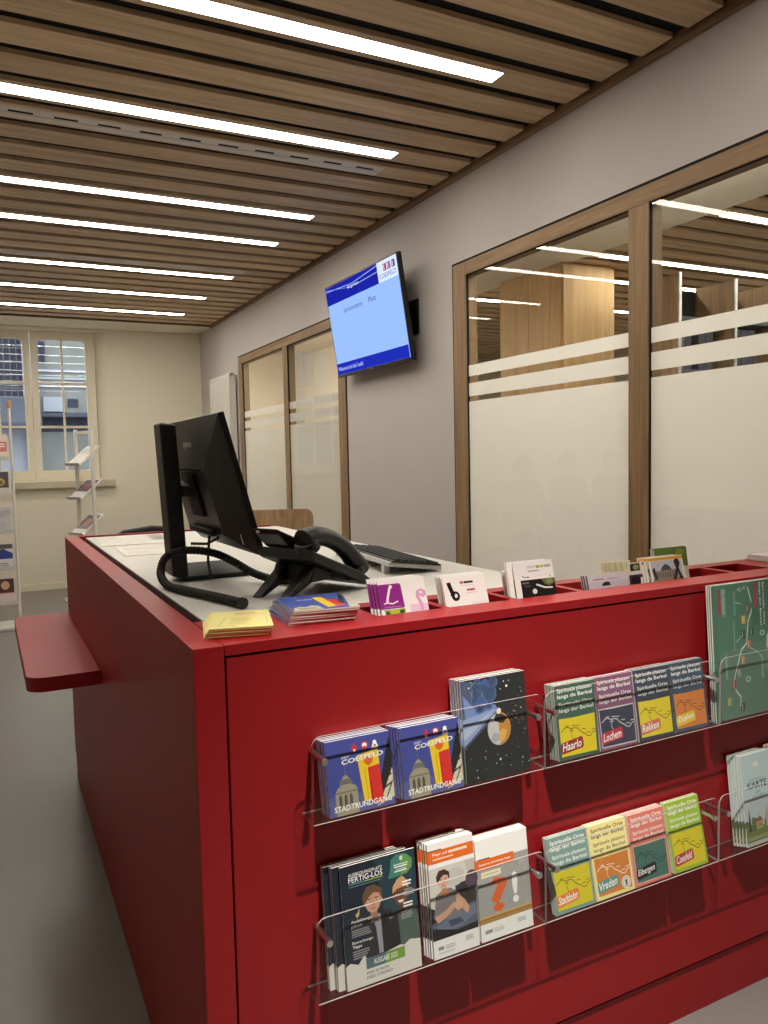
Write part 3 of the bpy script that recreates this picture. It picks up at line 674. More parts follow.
for key, x, row, lean, bg, order, tc, box, lc, lab, labc, border, n, words in sp:
    fn = spirit(order, tc, box, lc, lab, labc, key, border, key == 'Vreden')
    stack('sp'+key, 'booklet', 'booklet', '%s labelled %s, front of its stack' % (words, key),
          '%s, hidden behind the front one labelled %s' % (words, key), 'booklets labelled ' + key, x, 1.1915 if row else 1.1925, (zu, zl)[row], T6w-.0015, T6h, .0028, lean - (.004 if row else .007), bg, fn, backs(n, .0034, -.0013, seed=x*100))
# lower left rack
stack('fertig', 'magazine', 'magazine', 'dark career magazine with two young people on its cover, in the lower left rack',
      'dark career magazine standing behind the front one in the lower left rack', 'career magazines', .5145, 1.1915, zl-.0005, .148, .212, .0030, .022, (32, 40, 54), fertig,
      [(-.0135, .0065, 0), (-.0150, .0103, .001), (-.0255, .0165, 0), (-.0265, .0205, .001)])
stack('woman', 'leaflet', 'leaflet', 'white leaflet with orange band and a woman reading on the sofa',
      'white leaflet tucked behind the one showing a woman reading', 'advice leaflets', .6885, 1.1905, zl, .099, .210, .0045, .022, (246, 244, 238), woman, backs(4, .0050, -.0024))
stack('frage', 'leaflet', 'leaflet', 'white leaflet with an orange question mark and a white exclamation mark',
      'white leaflet tucked behind the one with the question mark', 'question mark leaflets', .793, 1.1918, zl, .1215, .190, .0037, .022, (246, 244, 238), frage, backs(4, .0045, -.0006))
# right racks
stack('greenmap', 'folded_map', 'map', 'large green illustrated river map standing in the upper right rack', 'green illustrated map behind the front one in the upper right rack', 'green river maps',
      1.4285, 1.1945, zu, .300, .305, .0032, .020, (88, 134, 114), greenmap, backs(2, .0040, -.0020))
stack('karte', 'folded_map', 'map', 'pale blue folded map titled KARTE in the lower right rack', 'pale blue folded map behind the front one titled KARTE', 'pale blue folded maps',
      1.531, 1.1915, zl, .098, .210, .0034, .024, (190, 212, 212), karte, backs(4, .0050, -.0048))
def sunset(a):
    a.rect(0,0,1,.62,(150,150,140)); a.rect(0,.62,1,.90,(96,120,178)); a.rect(0,.90,1,1,(230,176,80)); a.poly([(0,.30),(.5,.42),(1,.30),(1,.62),(0,.62)],(120,110,104))
stack('sunset', 'leaflet', 'leaflet', 'leaflet with an orange strip and blue sky right of the pale blue maps', 'leaflet with an orange strip behind the front one', 'orange strip leaflets',
      1.638, 1.2000, zl, .105, .212, .0030, .020, (226, 222, 214), sunset, backs(3, .0038, -.001))

# ------------------------------------------------------------------ things in and on the ledge
def lflyer(a):
    a.poly([(.0,.16),(.48,.16),(.50,.20),(.48,.82),(.45,.86),(.0,.86)], (148,44,140))
    a.line([(.25,.78),(.22,.66),(.18,.50),(.15,.34)], .022, W_); a.line([(.08,.31),(.15,.34),(.26,.30),(.38,.36)], .018, W_); a.ell(.265,.78,.035,.05,W_)
    a.rect(.08,.20,.43,.225,(190,120,186)); a.poly([(.10,.0),(.50,.0),(.50,.14),(.06,.14)],(150,170,60)); a.ell(.28,.07,.13,.06,(186,196,60)); a.ell(.13,.05,.05,.05,(64,92,40)); a.ell(.43,.06,.05,.05,(60,80,44))
    a.rect(.62,.0,1,.22,(240,206,228))
    a.line([(.86,.02),(.86,.20),(.83,.32),(.80,.44),(.82,.58),(.89,.62),(.95,.56),(.96,.46),(.91,.42),(.87,.46),(.89,.51)], .032, (226,168,206))
stack('lfly', 'flyer', 'flyer', 'white and purple flyer with a curly white L, in the first ledge pocket', 'purple flyer tucked behind the front one with the L', 'purple flyers in the ledge pocket',
      .668, 1.319, -.349, .105, .116, .0014, .036, (246,243,238), lflyer, backs(3, .0066, -.0042))
def bflyer(a):
    a.line([(.13,.80),(.16,.62),(.20,.42)], .045, (18,18,18)); a.ell(.255,.36,.095,.155,(18,18,18)); a.ell(.265,.37,.035,.065,(246,243,238)); a.line([(.20,.42),(.17,.36)],.045,(18,18,18))
    a.rect(.40,.73,.47,.80,(190,50,56)); a.rect(.485,.73,.70,.80,(60,60,64)); a.rect(.40,.66,.70,.672,(200,170,170)); a.rect(.54,.49,.58,.55,(60,50,54)); a.rect(.59,.49,.72,.55,(190,50,56)); a.rect(.48,.42,.78,.43,(190,160,160)); a.rect(.60,.05,.98,.12,(238,232,224))
stack('bfly', 'flyer', 'flyer', 'white flyer with a bold black letter b, in the second ledge pocket', 'white flyer tucked behind the one with the black b', 'white b flyers in the ledge pocket',
      .8130, 1.3195, -.348, .103, .108, .0016, .032, (246,243,238), bflyer, backs(5, .0050, -.0002))
def wflyer(a):
    a.text('STADT', .34,.80,.56,.87,(140,140,140)); a.rect(.57,.80,.66,.87,(160,180,60)); a.rect(.68,.80,.76,.87,(190,200,70)); a.rect(.78,.805,.94,.865,(170,170,168)); a.rect(.36,.71,.64,.745,(176,176,174))
    a.line([(.20,.62),(.23,.58),(.30,.565),(.38,.57)],.008,(60,60,62)); a.ell(.33,.572,.035,.012,(40,40,44)); a.line([(.38,.575),(.78,.60),(.90,.62)],.0025,(190,190,180)); a.ell(.90,.55,.025,.02,(170,170,166))
    a.rect(.14,0,1,.50,(28,28,30)); a.poly([(.66,.50),(.96,.50),(.98,.36),(.84,.30),(.72,.36)],(104,116,66)); a.ell(.86,.42,.09,.06,(140,150,90)); a.line([(.52,.36),(.60,.32),(.72,.26),(.92,.24)],.022,(236,236,232)); a.ell(.46,.18,.06,.07,(226,226,222)); a.rect(.17,.40,.34,.44,(120,120,120)); a.rect(.22,.32,.36,.35,(90,90,92))
stack('wfly', 'flyer', 'flyer', 'white flyer with a black photo at the bottom, in the third ledge pocket', 'white flyer tucked behind the front one with the black photo', 'white photo flyers in the ledge pocket',
      .9900, 1.3195, -.374, .105, .148, .0016, .034, (247,246,242), wflyer, [(-.0115, .0085, .0005), (-.0125, .0125, 0), (-.0010, .0230, -.022), (-.0015, .0275, -.021), (-.002, .032, -.022), (-.0025, .0365, -.0215)])
def lilac(a):
    a.rect(0,0,1,.55,(196,188,196)); a.bars(.16,.64,.42,.74,1,(150,60,70),2); a.bars(.50,.64,.86,.70,1,(120,104,130),3); a.poly([(.34,.28),(.38,.46),(.46,.54),(.54,.50),(.56,.28)],(40,36,42)); a.rect(0,0,.03,1,(60,52,60))
stack('lilac', 'card', 'card', 'lilac grey card leaning low in the fourth ledge pocket', 'lilac grey card behind the front one in the fourth pocket', 'lilac cards', 1.181, 1.320, -.356, .122, .084, .0012, .022, (206,200,206), lilac, backs(2, .004, -.004))
def palefly(a):
    for i in range(6): a.rect(.06+.15*i,.58,.12+.15*i,.94,((206,196,110),(226,220,190),(120,130,90))[i % 3])
    a.rect(0,.0,1,.50,(236,226,180))
stack('pale', 'leaflet', 'leaflet', 'pale yellow leaflet behind the lilac card on the ledge', 'pale yellow leaflet further back behind the lilac card', 'pale yellow leaflets',
      1.2755, 1.3850, -.359, .028, .102, .0018, .010, (240,232,190), palefly, [])
for i in range(1, 5):
    put_booklet('pale', 'leaflet', 'pale yellow leaflet further along the row behind the lilac card', 'leaflet', 'pale yellow leaflets', V(1.2755+.0150*i, 1.3850-.003*i, -.359), (tilt_rot(.102, .010), 0, .25), .028, .102, .0018, (240,232,190), palefly)
def darkfly(a):
    a.rect(.0,.55,1,1,(236,236,226)); a.rect(.1,.70,.7,.98,(30,32,34)); a.ell(.45,.84,.18,.10,(160,180,90)); a.ell(.4,.3,.30,.22,(24,24,28)); a.rect(.85,0,1,1,(64,70,96))
stack('darkfly', 'leaflet', 'leaflet', 'dark leaflet with a green spot between the pale leaflets and the palace leaflet', 'dark leaflet behind the one with the green spot', 'dark leaflets', 1.3190, 1.340, -.366, .050, .108, .0018, .014, (60,62,70), darkfly, [(.004, .0045, .001)])
def palace(a):
    a.rect(0,.86,1,.97,(226,176,62)); a.rect(.05,.0,.94,.84,(196,206,214)); a.rect(.05,.0,.94,.20,(150,140,110))
    a.poly([(.14,.18),(.14,.48),(.30,.48),(.36,.62),(.47,.70),(.58,.62),(.63,.50),(.80,.50),(.80,.18)],(150,140,128)); a.poly([(.30,.48),(.36,.62),(.47,.72),(.58,.62),(.63,.48)],(84,82,84)); a.poly([(.10,.16),(.06,.55),(.14,.62),(.18,.16)],(52,52,50))
    for i in range(8): a.rect(.18+.075*i,.22,.21+.075*i,.42,(90,86,84))
    a.poly([(.72,.78),(.78,.88),(.86,.86),(.90,.70),(.84,.52),(.94,.05),(.84,.05),(.80,.36),(.70,.10),(.62,.10),(.76,.52)],(44,42,42))
stack('palace', 'leaflet', 'leaflet', 'leaflet with an orange bar over a photo of a palace, standing in the ledge', 'cream edged leaflet tucked behind the palace leaflet', 'palace leaflets', 1.3760, 1.3195, -.3635, .110, .118, .0020, .030, (244,238,216), palace,
      [(-.010, .0045, 0), (-.0165, .0080, .001), (-.022, .0115, 0)])
def greenl(a):
    a.rect(0,.42,1,1,(104,136,58)); a.poly([(.55,.60),(.80,.66),(.96,.92),(.70,.98)],(150,172,70)); a.bars(.60,.10,.92,.20,1,(120,120,116),4)
stack('green', 'leaflet', 'leaflet', 'green and white leaflet standing behind the palace leaflet', 'green leaflet hidden behind the front green one', 'green leaflets', 1.4200, 1.352, -.367, .108, .134, .0024, .022, (226,222,208), greenl, backs(2, .004, -.001))

def flat_pile(name, cat, label, blabel, group, n, w, d, t, x, y, z, yaw, paper, bg, fn, fan=(.001, -.001, .02)):
    rn = random.Random(n*7)
    for i in range(n):
        top = i == n-1
        key = group
        # lie the sheet down: its cover faces up
        a = yaw + rn.uniform(-fan[2], fan[2])
        put_booklet(key, name, label if top else blabel, cat, group, V(x + fan[0]*(i-n+1) + rn.uniform(-.001, .001), y + fan[1]*(i-n+1), z + t*(i+1) + .0006*i), (-PI/2, 0, a), w, d, t, bg, fn, paper)
def ynote(a):
    a.bars(.42,.79,.88,.87,1,(196,90,76),3); a.rect(.40,.74,.90,.76,(190,80,60))
    a.line([(.14,.12),(.26,.60),(.92,.60),(.92,.14),(.14,.12)],.004,(150,136,70)); a.bars(.34,.34,.72,.56,6,(206,190,110),3); a.bars(.30,.18,.74,.30,3,(214,198,112),4)
flat_pile('printed_sheet', 'paper', 'yellow printed sheet on top of the pile at the ledge corner', 'yellow sheet lower in the pile at the ledge corner', 'yellow sheets on the ledge', 8, .108, .146, .0017, .3215, 1.2925, -.2996, -.25, M['papery'], (240,229,150), ynote)
def citymap(a):
    stadt_bg = (62, 82, 166)
    a.rect(0,0,1,1,stadt_bg); a.poly([(.02,0),(.06,.18),(.16,.26),(.24,.20),(.36,.30),(.44,.22),(.46,0)],(190,182,150)); a.bars(.10,.04,.40,.16,3,(110,104,90),6)
    a.poly([(.50,.80),(.66,.84),(.70,.12),(.55,.10)],(240,204,54)); a.poly([(.66,.60),(.80,.62),(.84,.14),(.69,.12)],(214,54,48)); a.poly([(.78,.30),(.96,.92),(1,.92),(1,.80),(.86,.26)],(30,30,34)); a.poly([(.84,.0),(.90,.25),(1,.75),(1,0)],(196,188,164)); a.bars(.24,.64,.48,.70,1,(226,226,232),2)
flat_pile('folded_map', 'map', 'blue folded town map on top of the pile on the ledge', 'folded town map lower in the pile on the ledge', 'folded town maps on the ledge', 8, .126, .150, .0029, .4790, 1.3130, -.2996, -.11, M['paper'], (62,82,166), citymap, (.0008, -.0012, .045))
def plainl(a): a.rect(.05,.1,.95,.9,(226,214,226))
flat_pile('folded_leaflet', 'leaflet', 'lilac leaflet on top of the little pile at the far right end of the ledge', 'lilac leaflet lower in the little pile at the far right', 'lilac leaflets on the ledge', 5, .10, .095, .0024, 1.845, 1.352, -.2990, .03, M['paper'], (214,196,214), plainl)

# ------------------------------------------------------------------ monitor
mo = thing('monitor', 'black computer monitor seen from behind on the white desk', 'monitor', V(.513, 2.005, -.3))
Zd = 0.0        # desk top in the monitor's own frame (its origin stands on the desk)
ox, oy = .513, 1.99
MB().box(.428-ox, .602-ox, 1.948-oy, 2.22-oy, .0, .012).build('base_plate', M['blackm'], mo, bevel=.003)
def lean(z): return .426 - .048*(z+.288) - ox     # x of the leaning column at eye-relative height z
mb = MB()
zb, zt2 = -.288, .096
c0, c1 = lean(zb), lean(zt2)
mb.hexa([(c0-.020, 1.952-oy, zb+.3), (c0+.020, 1.952-oy, zb+.3), (c0+.020, 2.032-oy, zb+.3), (c0-.020, 2.032-oy, zb+.3),
         (c1-.020, 1.952-oy, zt2+.3), (c1+.020, 1.952-oy, zt2+.296), (c1+.020, 2.032-oy, zt2+.296), (c1-.020, 2.032-oy, zt2+.3)])
mb.build('column', M['black'], mo, bevel=.006, seg=3)
pan = bpy.data.objects.new('panel', None); C.objects.link(pan); pan.parent = mo; pan.location = (.555-ox, 1.975-oy, -.218+.3); pan.rotation_euler = (0, -.2589, 0)
hw, hh = .275, .336
MB().box(-.004, .010, -hw, hw, 0, hh).build('bezel', M['black'], pan, bevel=.002)
MB().box(.0100, .0106, -hw+.008, hw-.008, .02, hh-.008).build('screen', M['blackg'], pan)
b = MB()
o = [(-.0042, -hw+.002, .002), (-.0042, hw-.002, .002), (-.0042, hw-.002, hh-.002), (-.0042, -hw+.002, hh-.002)]
i4 = [(-.046, -.175, .055), (-.046, .175, .055), (-.046, .165, .215), (-.046, -.165, .215)]
b.add(o + i4, [(3,2,1,0), (4,5,6,7), (0,1,5,4), (1,2,6,5), (2,3,7,6), (3,0,4,7)])
bk = b.build('back_shell', M['black'], pan, bevel=.002)
MB().box(-.050, -.044, -.150, .150, .2145, .2185).build('vent_slot', M['gap'], pan)
MB().box(-.052, -.046, -.055, .055, .095, .205).build('mount_plate', M['blackm'], pan, bevel=.002)
MB().box(-.060, -.044, -.115, .115, .050, .066).build('port_cover', M['blackm'], pan, bevel=.004)
lg = Art(.085, .022); lg.text('iiyama', 0, 0, 1, 1, (190,190,190), .016)
lo = lg.mb.build('logo', M['ink'], pan, (-.0275, -.085, .262), (0.29, 0, 0)); lo.rotation_euler = Matrix(((0, .37, -.929), (-1, 0, 0), (0, .929, .37))).transposed().to_euler()
lo.rotation_euler = (0, 0, 0)
# logo plane: across = -y, up = along the sloping upper facet of the shell
sl = Vector((.0418, 0, .119)).normalized(); ac = Vector((0, -1, 0)); nm = ac.cross(sl)   # nm points off the shell
lo.matrix_local = Matrix(((ac.x, -nm.x, sl.x, -.0295), (ac.y, -nm.y, sl.y, .050), (ac.z, -nm.z, sl.z, .264), (0, 0, 0, 1)))
st_ = MB().box(-.0265, -.0255, -.235, -.215, .03, .055).build('sticker', M['paper'], pan)
st_.location = (.004, 0, 0)
MB().tube([(lean(-.07)+.012, 0, .232), (.470-ox, -.012, .228)], .020, 14).build('arm', M['black'], mo)
for nm_, pts in (('cable', [(.505, 1.955, -.165), (.497, 1.945, -.205), (.492, 1.94, -.25), (.494, 1.925, -.292)]), ('cable', [(.515, 1.90, -.165), (.508, 1.898, -.192), (.482, 1.904, -.2045), (.445, 1.917, -.2025)])):
    MB().tube([(x-ox, y-oy, z+.3) for x, y, z in pts], .0035, 8).build(nm_, M['blackg'], mo, smooth=True)

# braided cable sleeve
def spline(pts, n=8):
    P = [Vector(p) for p in pts]; out = []
    for i in range(len(P)-1):
        a = P[max(i-1, 0)]; b = P[i]; c = P[i+1]; d = P[min(i+2, len(P)-1)]
        for k in range(n):
            t = k/n
            out.append(.5*((2*b) + (c-a)*t + (2*a-5*b+4*c-d)*t*t + (3*b-a-3*c+d)*t**3))
    out.append(P[-1]); return out
zs = -.2893
path = spline([(.452, 1.537, zs), (.436, 1.60, zs), (.414, 1.68, zs), (.388, 1.77, zs), (.370, 1.86, zs), (.368, 1.925, -.268), (.386, 1.940, -.232), (.430, 1.928, -.218), (.490, 1.910, -.226), (.535, 1.885, -.248), (.575, 1.850, -.276), (.610, 1.800, zs), (.640, 1.755, zs)], 14)
q = MB(); q.tube([(p.x, p.y, p.z) for p in path], [(.0088, .0104)[i % 2] for i in range(len(path))], 12)
cs = q.build('cable_sleeve', M['blackm'], None, (0, 0, H))
tag(cs, 'black cable sleeve looping across the desk beside the monitor base', 'cable')
MB().tube([(.452, 1.537, zs), (.4545, 1.530, zs)],   .0118, 12).build('end_ring', M['blackg'], cs)

# ------------------------------------------------------------------ telephone
ph = thing('desk_phone', 'black desk phone with its handset, seen from behind on the desk', 'telephone', V(.785, 1.616, -.3), .419)
MB().prism([(0, .004), (-.187, .082), (-.196, .108), (-.030, .040), (0, .020)][::-1], 'y', 0, .172).build('body', M['black'], ph, bevel=.004)
MB().prism([(-.105, .0735), (-.190, .108), (-.222, .139), (-.226, .152), (-.150, .120)][::-1], 'y', .070, .148).build('display', M['blackg'], ph, bevel=.003)
MB().box(-.2255, -.224, .128, .138, .141, .146).build('display_button', M['silver'], ph)
hs = spline([(-.004, .034, .036), (-.018, .034, .058), (-.058, .034, .097), (-.105, .034, .122), (-.150, .034, .131), (-.188, .034, .124)], 6)
MB().tube([(p.x, p.y, p.z) for p in hs], [.024, .026] + [.026 - .006*math.sin(PI*i/(len(hs)-3)) for i in range(len(hs)-4)] + [.026, .024], 14).build('handset', M['black'], ph, smooth=True)
MB().tube([(-.030, .032, .050), (-.022, .032, .030)], .027, 16).build('mouthpiece', M['black'], ph, bevel=.003)
MB().tube([(-.178, .034, .122), (-.168, .034, .100)], .027, 16).build('earpiece', M['black'], ph, bevel=.003)
for y in (.052, .132):
    MB().hexa([(-.240, y-.012, 0), (-.222, y-.012, 0), (-.222, y+.012, 0), (-.240, y+.012, 0), (-.150, y-.016, .066), (-.110, y-.016, .050), (-.110, y+.016, .050), (-.150, y+.016, .066)]).build('stand_leg', M['black'], ph, bevel=.003)
MB().hexa([(-.165, .035, .030), (-.100, .035, .030), (-.100, .160, .030), (-.165, .160, .030), (-.150, .035, .066), (-.095, .035, .046), (-.095, .160, .046), (-.150, .160, .066)]).build('stand_bridge', M['black'], ph, bevel=.003)
MB().tube(spline([(-.01, .03, .014), (.02, .01, .006), (.035, -.03, .0045), (.01, -.075, .0045), (-.03, -.09, .0045)], 8), .004, 8).build('cord', M['blackg'], ph, smooth=True)

# ------------------------------------------------------------------ keyboard
kb = thing('keyboard', 'dark keyboard in a pale housing near the right edge of the desk', 'keyboard', V(1.0, 1.985, -.3), -.10)
MB().prism([(-.075, .022), (-.071, .033), (.072, .014), (.076, .006), (.072, .003)], 'y', -.235, .235).build('housing', M['silver'], kb, bevel=.002)
MB().prism([(-.066, .0335), (-.062, .0360), (.070, .0195), (.074, .0145)], 'y', -.236, .232).build('key_bed', M['black'], kb)
def kz(x): return .0358 - (x + .062) * .128
n = 0
for r_ in range(6):
    xr = -.0545 + r_*.0215
    yk = -.226
    while yk < .214:
        wk = .0165 if not (r_ == 5 and -.09 < yk < .04) else .0165
        m_ = MB(); z0 = kz(xr)-.001; z1 = kz(xr+.0175)-.001
        m_.hexa([(xr, yk, z0), (xr+.0175, yk, z1), (xr+.0175, yk+wk, z1), (xr, yk+wk, z0), (xr+.002, yk+.0015, z0+.0055), (xr+.0155, yk+.0015, z1+.0055), (xr+.0155, yk+wk-.0015, z1+.0055), (xr+.002, yk+wk-.0015, z0+.0055)])
        if n < 100: m_.build('key', M['key'], kb); n += 1
        else:
            if n == 100: rest = MB(); n += 1
            o_ = len(rest.v); rest.v += m_.v; rest.f += [tuple(i+o_ for i in f) for f in m_.f]; rest.m += m_.m; rest.c += m_.c
        yk += .0192
rk = rest.build('further_keys', M['key'], kb); rk['kind'] = 'stuff'
for y in (-.20, .19): MB().box(-.073, -.058, y, y+.022, 0, .026).build('foot', M['silver'], kb, bevel=.001)

# papers on the desk
a = Art(.285, .385)
a.rect(0,0,1,1,(234,230,222)); a.rect(.04,.04,.62,.95,(228,222,214)); rn = random.Random(5)
for i in range(60): a.rect(*(lambda u, v: (u, v, u+.02+.03*rn.random(), v+.004+.012*rn.random()))(rn.uniform(.05,.56), rn.uniform(.05,.92)), rn.choice([(190,150,150),(168,130,134),(150,150,150),(206,120,120),(170,180,160)]))
a.line([(.64,.02),(.64,.98)],.002,(150,150,150)); a.bars(.68,.3,.94,.9,12,(176,170,166),3); a.line([(.02,.02),(.02,.98),(.98,.98),(.98,.02),(.02,.02)],.002,(160,150,146))
p1 = MB().box(0, .285, .0002, .0016, 0, .385).build('printed_sheet', M['paper'], None, V(.362, 2.965, -.2985), (-PI/2, 0, -.06))
tag(p1, 'large printed plan with fine red marks at the far end of the desk', 'paper'); a.mb.build('print', M['ink'], p1)
a = Art(.205, .29); a.rect(0,0,1,1,(236,230,220)); a.line([(.02,.02),(.02,.98),(.98,.98),(.98,.02),(.02,.02)],.004,(170,150,140)); a.bars(.1,.55,.85,.9,9,(206,196,190),2); a.bars(.1,.2,.6,.45,6,(212,202,196),4)
p2 = MB().box(0, .205, .0002, .0012, 0, .29).build('printed_sheet', M['paper'], None, V(.388, 2.605, -.2988), (-PI/2, 0, -.03))
tag(p2, 'cream single sheet lying between the large plan and the monitor', 'paper'); a.mb.build('print', M['ink'], p2)

# ------------------------------------------------------------------ wall screen
tv = thing('wall_screen', 'wall mounted screen with pale blue page and dark blue bars', 'screen', V(2.15, 4.353, .533))
tp = bpy.data.objects.new('panel', None); C.objects.link(tp); tp.parent = tv; tp.rotation_euler = (0, -.1475, 0)
tw, th = 1.012, .591
MB().box(.0, .030, -tw/2, tw/2, 0, th).build('housing', M['blackg'], tp, bevel=.003)
MB().box(.0302, .062, -.34, .34, .06, .46).build('back_box', M['black'], tp, bevel=.006)
sw, sh = tw-.020, th-.030
a = Art(sw, sh, .0002)
a.rect(0,0,1,1,(150,186,246)); a.rect(0,.86,.76,1,(26,34,160)); a.rect(.50,.80,.76,.865,(26,34,160)); a.poly([(0,.80),(.50,.80),(.50,.87),(0,.87)],(26,34,160))
a.poly([(0,.955),(.40,.925),(.76,.975),(.76,.985),(.40,.935),(0,.966)],(150,160,226)); a.poly([(.45,.895),(.76,.915),(.76,.924),(.45,.905)],(150,160,226)); a.poly([(0,.975),(.36,.90),(.36,.908),(0,.985)],(110,122,206))
a.text('B\u00fcrgerb\u00fcro', .34,.885,.50,.925,(226,232,250),.01)
a.rect(.76,.80,1,1,(214,226,250))
for i, u in enumerate((.835,.885,.94)): a.rect(u,.895,u+.04,.965,((176,60,90),(150,90,140),(90,90,130))[i]); a.rect(u+.008,.905,u+.016,.955,(226,226,240)); a.rect(u+.022,.91,u+.032,.93,(60,60,90))
a.text('COESFELD', .78,.83,.985,.875,(92,106,150),.004)
a.text('Servicenummer', .24,.66,.52,.715,(66,80,116)); a.text('Platz', .60,.66,.70,.715,(66,80,116))
a.rect(0,0,1,.125,(30,44,176)); a.text('Willkommen bei der Stadt Coesfeld', .02,.04,.40,.085,(180,196,246),.01)
a.mb.build('display', M['screen'], tp, (-.0004, tw/2-.010, .020), (0, 0, -PI/2))
lgp = Art(.04, .008); lgp.rect(0,0,1,1,(120,120,120)); lgp.mb.build('maker_mark', M['ink'], tp, (-.0004, .02, .006), (0, 0, -PI/2))
MB().box(XW-2.15-.010, XW-2.15-.0005, -.43, .40, .16, .36).build('wall_bracket', M['black'], tv, bevel=.003)
for y in (-.22, .20): MB().box(.022, XW-2.15-.010, y, y+.03, .20, .34).build('bracket_arm', M['black'], tv)

# ------------------------------------------------------------------ radiator
rd = thing('radiator', 'tall white panel radiator on the wall between window and glazing', 'radiator', V(2.16, 7.52, -1.12))
MB().box(0, .016, 0, .74, 0, 1.96).box(.052, .068, 0, .74, 0, 1.96).build('panel', M['radi'], rd, bevel=.004)
g = MB()
for i in range(12): g.box(-.004, .0, .03+i*.058, .03+i*.058+.034, .04, 1.92)
g.build('ribs', M['radi'], rd, bevel=.003)
MB().box(.016, .052, .002, .012, .02, 1.94).box(.016, .052, .728, .738, .02, 1.94).build('side_cover', M['radi'], rd)
MB().box(.014, .054, .0, .74, 1.96, 1.972).build('top_grille', M['radi'], rd, bevel=.002)
MB().tube([(.034, -.03, 1.94), (.034, .02, 1.94)], .010, 12).build('vent_plug', M['steel'], rd)
MB().box(.068, .0835, .1, .14, .3, .34).box(.068, .0835, .6, .64, .3, .34).box(.068, .0835, .1, .14, 1.6, 1.64).box(.068, .0835, .6, .64, 1.6, 1.64).build('wall_bracket', M['radi'], rd)

# ------------------------------------------------------------------ chairs behind the counter
ch = thing('wooden_chair', 'chair with a rounded oak back behind the far right corner of the desk', 'chair', (1.305, 3.93, 0), -.42)
def rrect(w0, w1, z0, z1, r, n=5):
    p = []
    for cx, cz, a0 in ((w1-r, z0+r, -90), (w1-r, z1-r, 0), (w0+r, z1-r, 90), (w0+r, z0+r, 180)):
        for i in range(n+1):
            t = math.radians(a0 + 90*i/n); p.append((cx+r*math.cos(t), cz+r*math.sin(t)))
    return p
mb = MB()
mb.prism(rrect(-.235, .235, .82, 1.045, .045), 'y', .215, .228); mb.build('backrest', wood('oak_ply', (150,122,92), (192,162,126), (30, 4, 4)), ch, bevel=.002)
MB().prism([(x, y) for x, y in rrect(-.22, .22, -.21, .20, .05)], 'z', .455, .470).build('seat', M['oakh'], ch, bevel=.003)
for sx in (-1, 1):
    MB().tube(spline([(sx*.20, -.19, 0), (sx*.195, -.185, .44), (sx*.195, -.17, .452)], 4), .011, 10).build('leg', M['steel'], ch, smooth=True)
    MB().tube(spline([(sx*.20, .24, 0), (sx*.19, .20, .44), (sx*.185, .205, .70), (sx*.18, .2375, .95)], 5), .011, 10).build('leg', M['steel'], ch, smooth=True)
    MB().tube([(sx*.195, -.18, .440), (sx*.19, .20, .440)], .010, 10).build('seat_rail', M['steel'], ch)
oc_ = thing('office_chair', 'black office chair whose back just shows over the far red panel', 'chair', (.74, 4.06, 0), .1)
bp = [(-.21, .60), (.21, .60), (.225, .80), (.205, .945), (.14, .985), (0, 1.0), (-.14, .985), (-.205, .945), (-.225, .80)]
MB().prism(bp, 'y', -.03, .02).build('backrest', M['blackm'], oc_, bevel=.012)
MB().prism(rrect(-.24, .24, -.50, -.03, .07), 'z', .44, .51).build('seat', M['blackm'], oc_, bevel=.015)
MB().box(-.04, .04, -.02, .012, .42, .66).build('back_bar', M['black'], oc_, (0, .03, 0), bevel=.004)
MB().tube([(0, -.25, .10), (0, -.25, .44)], .028, 14).build('gas_column', M['black'], oc_)
for k in range(5):
    an = 2*PI*k/5 + .3; ex, ey = .29*math.cos(an), -.25 + .29*math.sin(an)
    lgk = MB().tube([(0, -.25, .115), (ex, ey, .075)], [.026, .016], 10).build('base_leg', M['black'], oc_)
    MB().tube([(ex-.012*math.sin(an), ey+.012*math.cos(an), .027), (ex+.012*math.sin(an), ey-.012*math.cos(an), .027)], .027, 14).build('caster', M['blackg'], lgk)
    MB().tube([(ex, ey, .03), (ex, ey, .075)], .008, 8).build('caster_stem', M['steel'], lgk)

# ------------------------------------------------------------------ literature stands by the window
s2 = thing('brochure_stand', 'silver zigzag brochure stand with slanted trays in front of the window', 'brochure stand', (.862, 8.02, 0), .47)
for y in (-.13, .13): MB().box(-.017, .017, y-.010, y+.010, .03, 1.645).build('post', M['radi'], s2, bevel=.003)
MB().box(-.018, .018, -.12, .12, 1.60, 1.63).build('top_bar', M['ventm'], s2)
MB().box(-.20, .22, -.15, -.11, .0, .03).box(-.20, .22, .11, .15, .0, .03).box(-.02, .02, -.11, .11, .0, .03).build('base', M['radi'], s2, bevel=.004)
for x in (-.185,):
    MB().tube([(x-.01, -.172, .024), (x-.01, -.1505, .024)], .024, 12).build('caster', M['blackg'], s2)
tr = []
for i, zc in enumerate((1.395, 1.075, .735, .40)):
    d = .150; s_, c_ = math.sin(math.radians(38)), math.cos(math.radians(38))
    def Q(a, b): return (a*c_ - b*s_, zc + a*s_ + b*c_)
    t_ = MB().prism([Q(-d, 0), Q(d, 0), Q(d, .006), Q(-d, .006)], 'y', -.115, .115).prism([Q(-d-.006, -.0), Q(-d, 0), Q(-d, .035), Q(-d-.006, .035)], 'y', -.115, .115)
    t_.box(-.016, .016, -.122, -.1155, zc-.02, zc+.02).box(-.016, .016, .1155, .122, zc-.02, zc+.02)
    t_.build('tray', M['radi'], s2, bevel=.001)
    tr.append(zc)
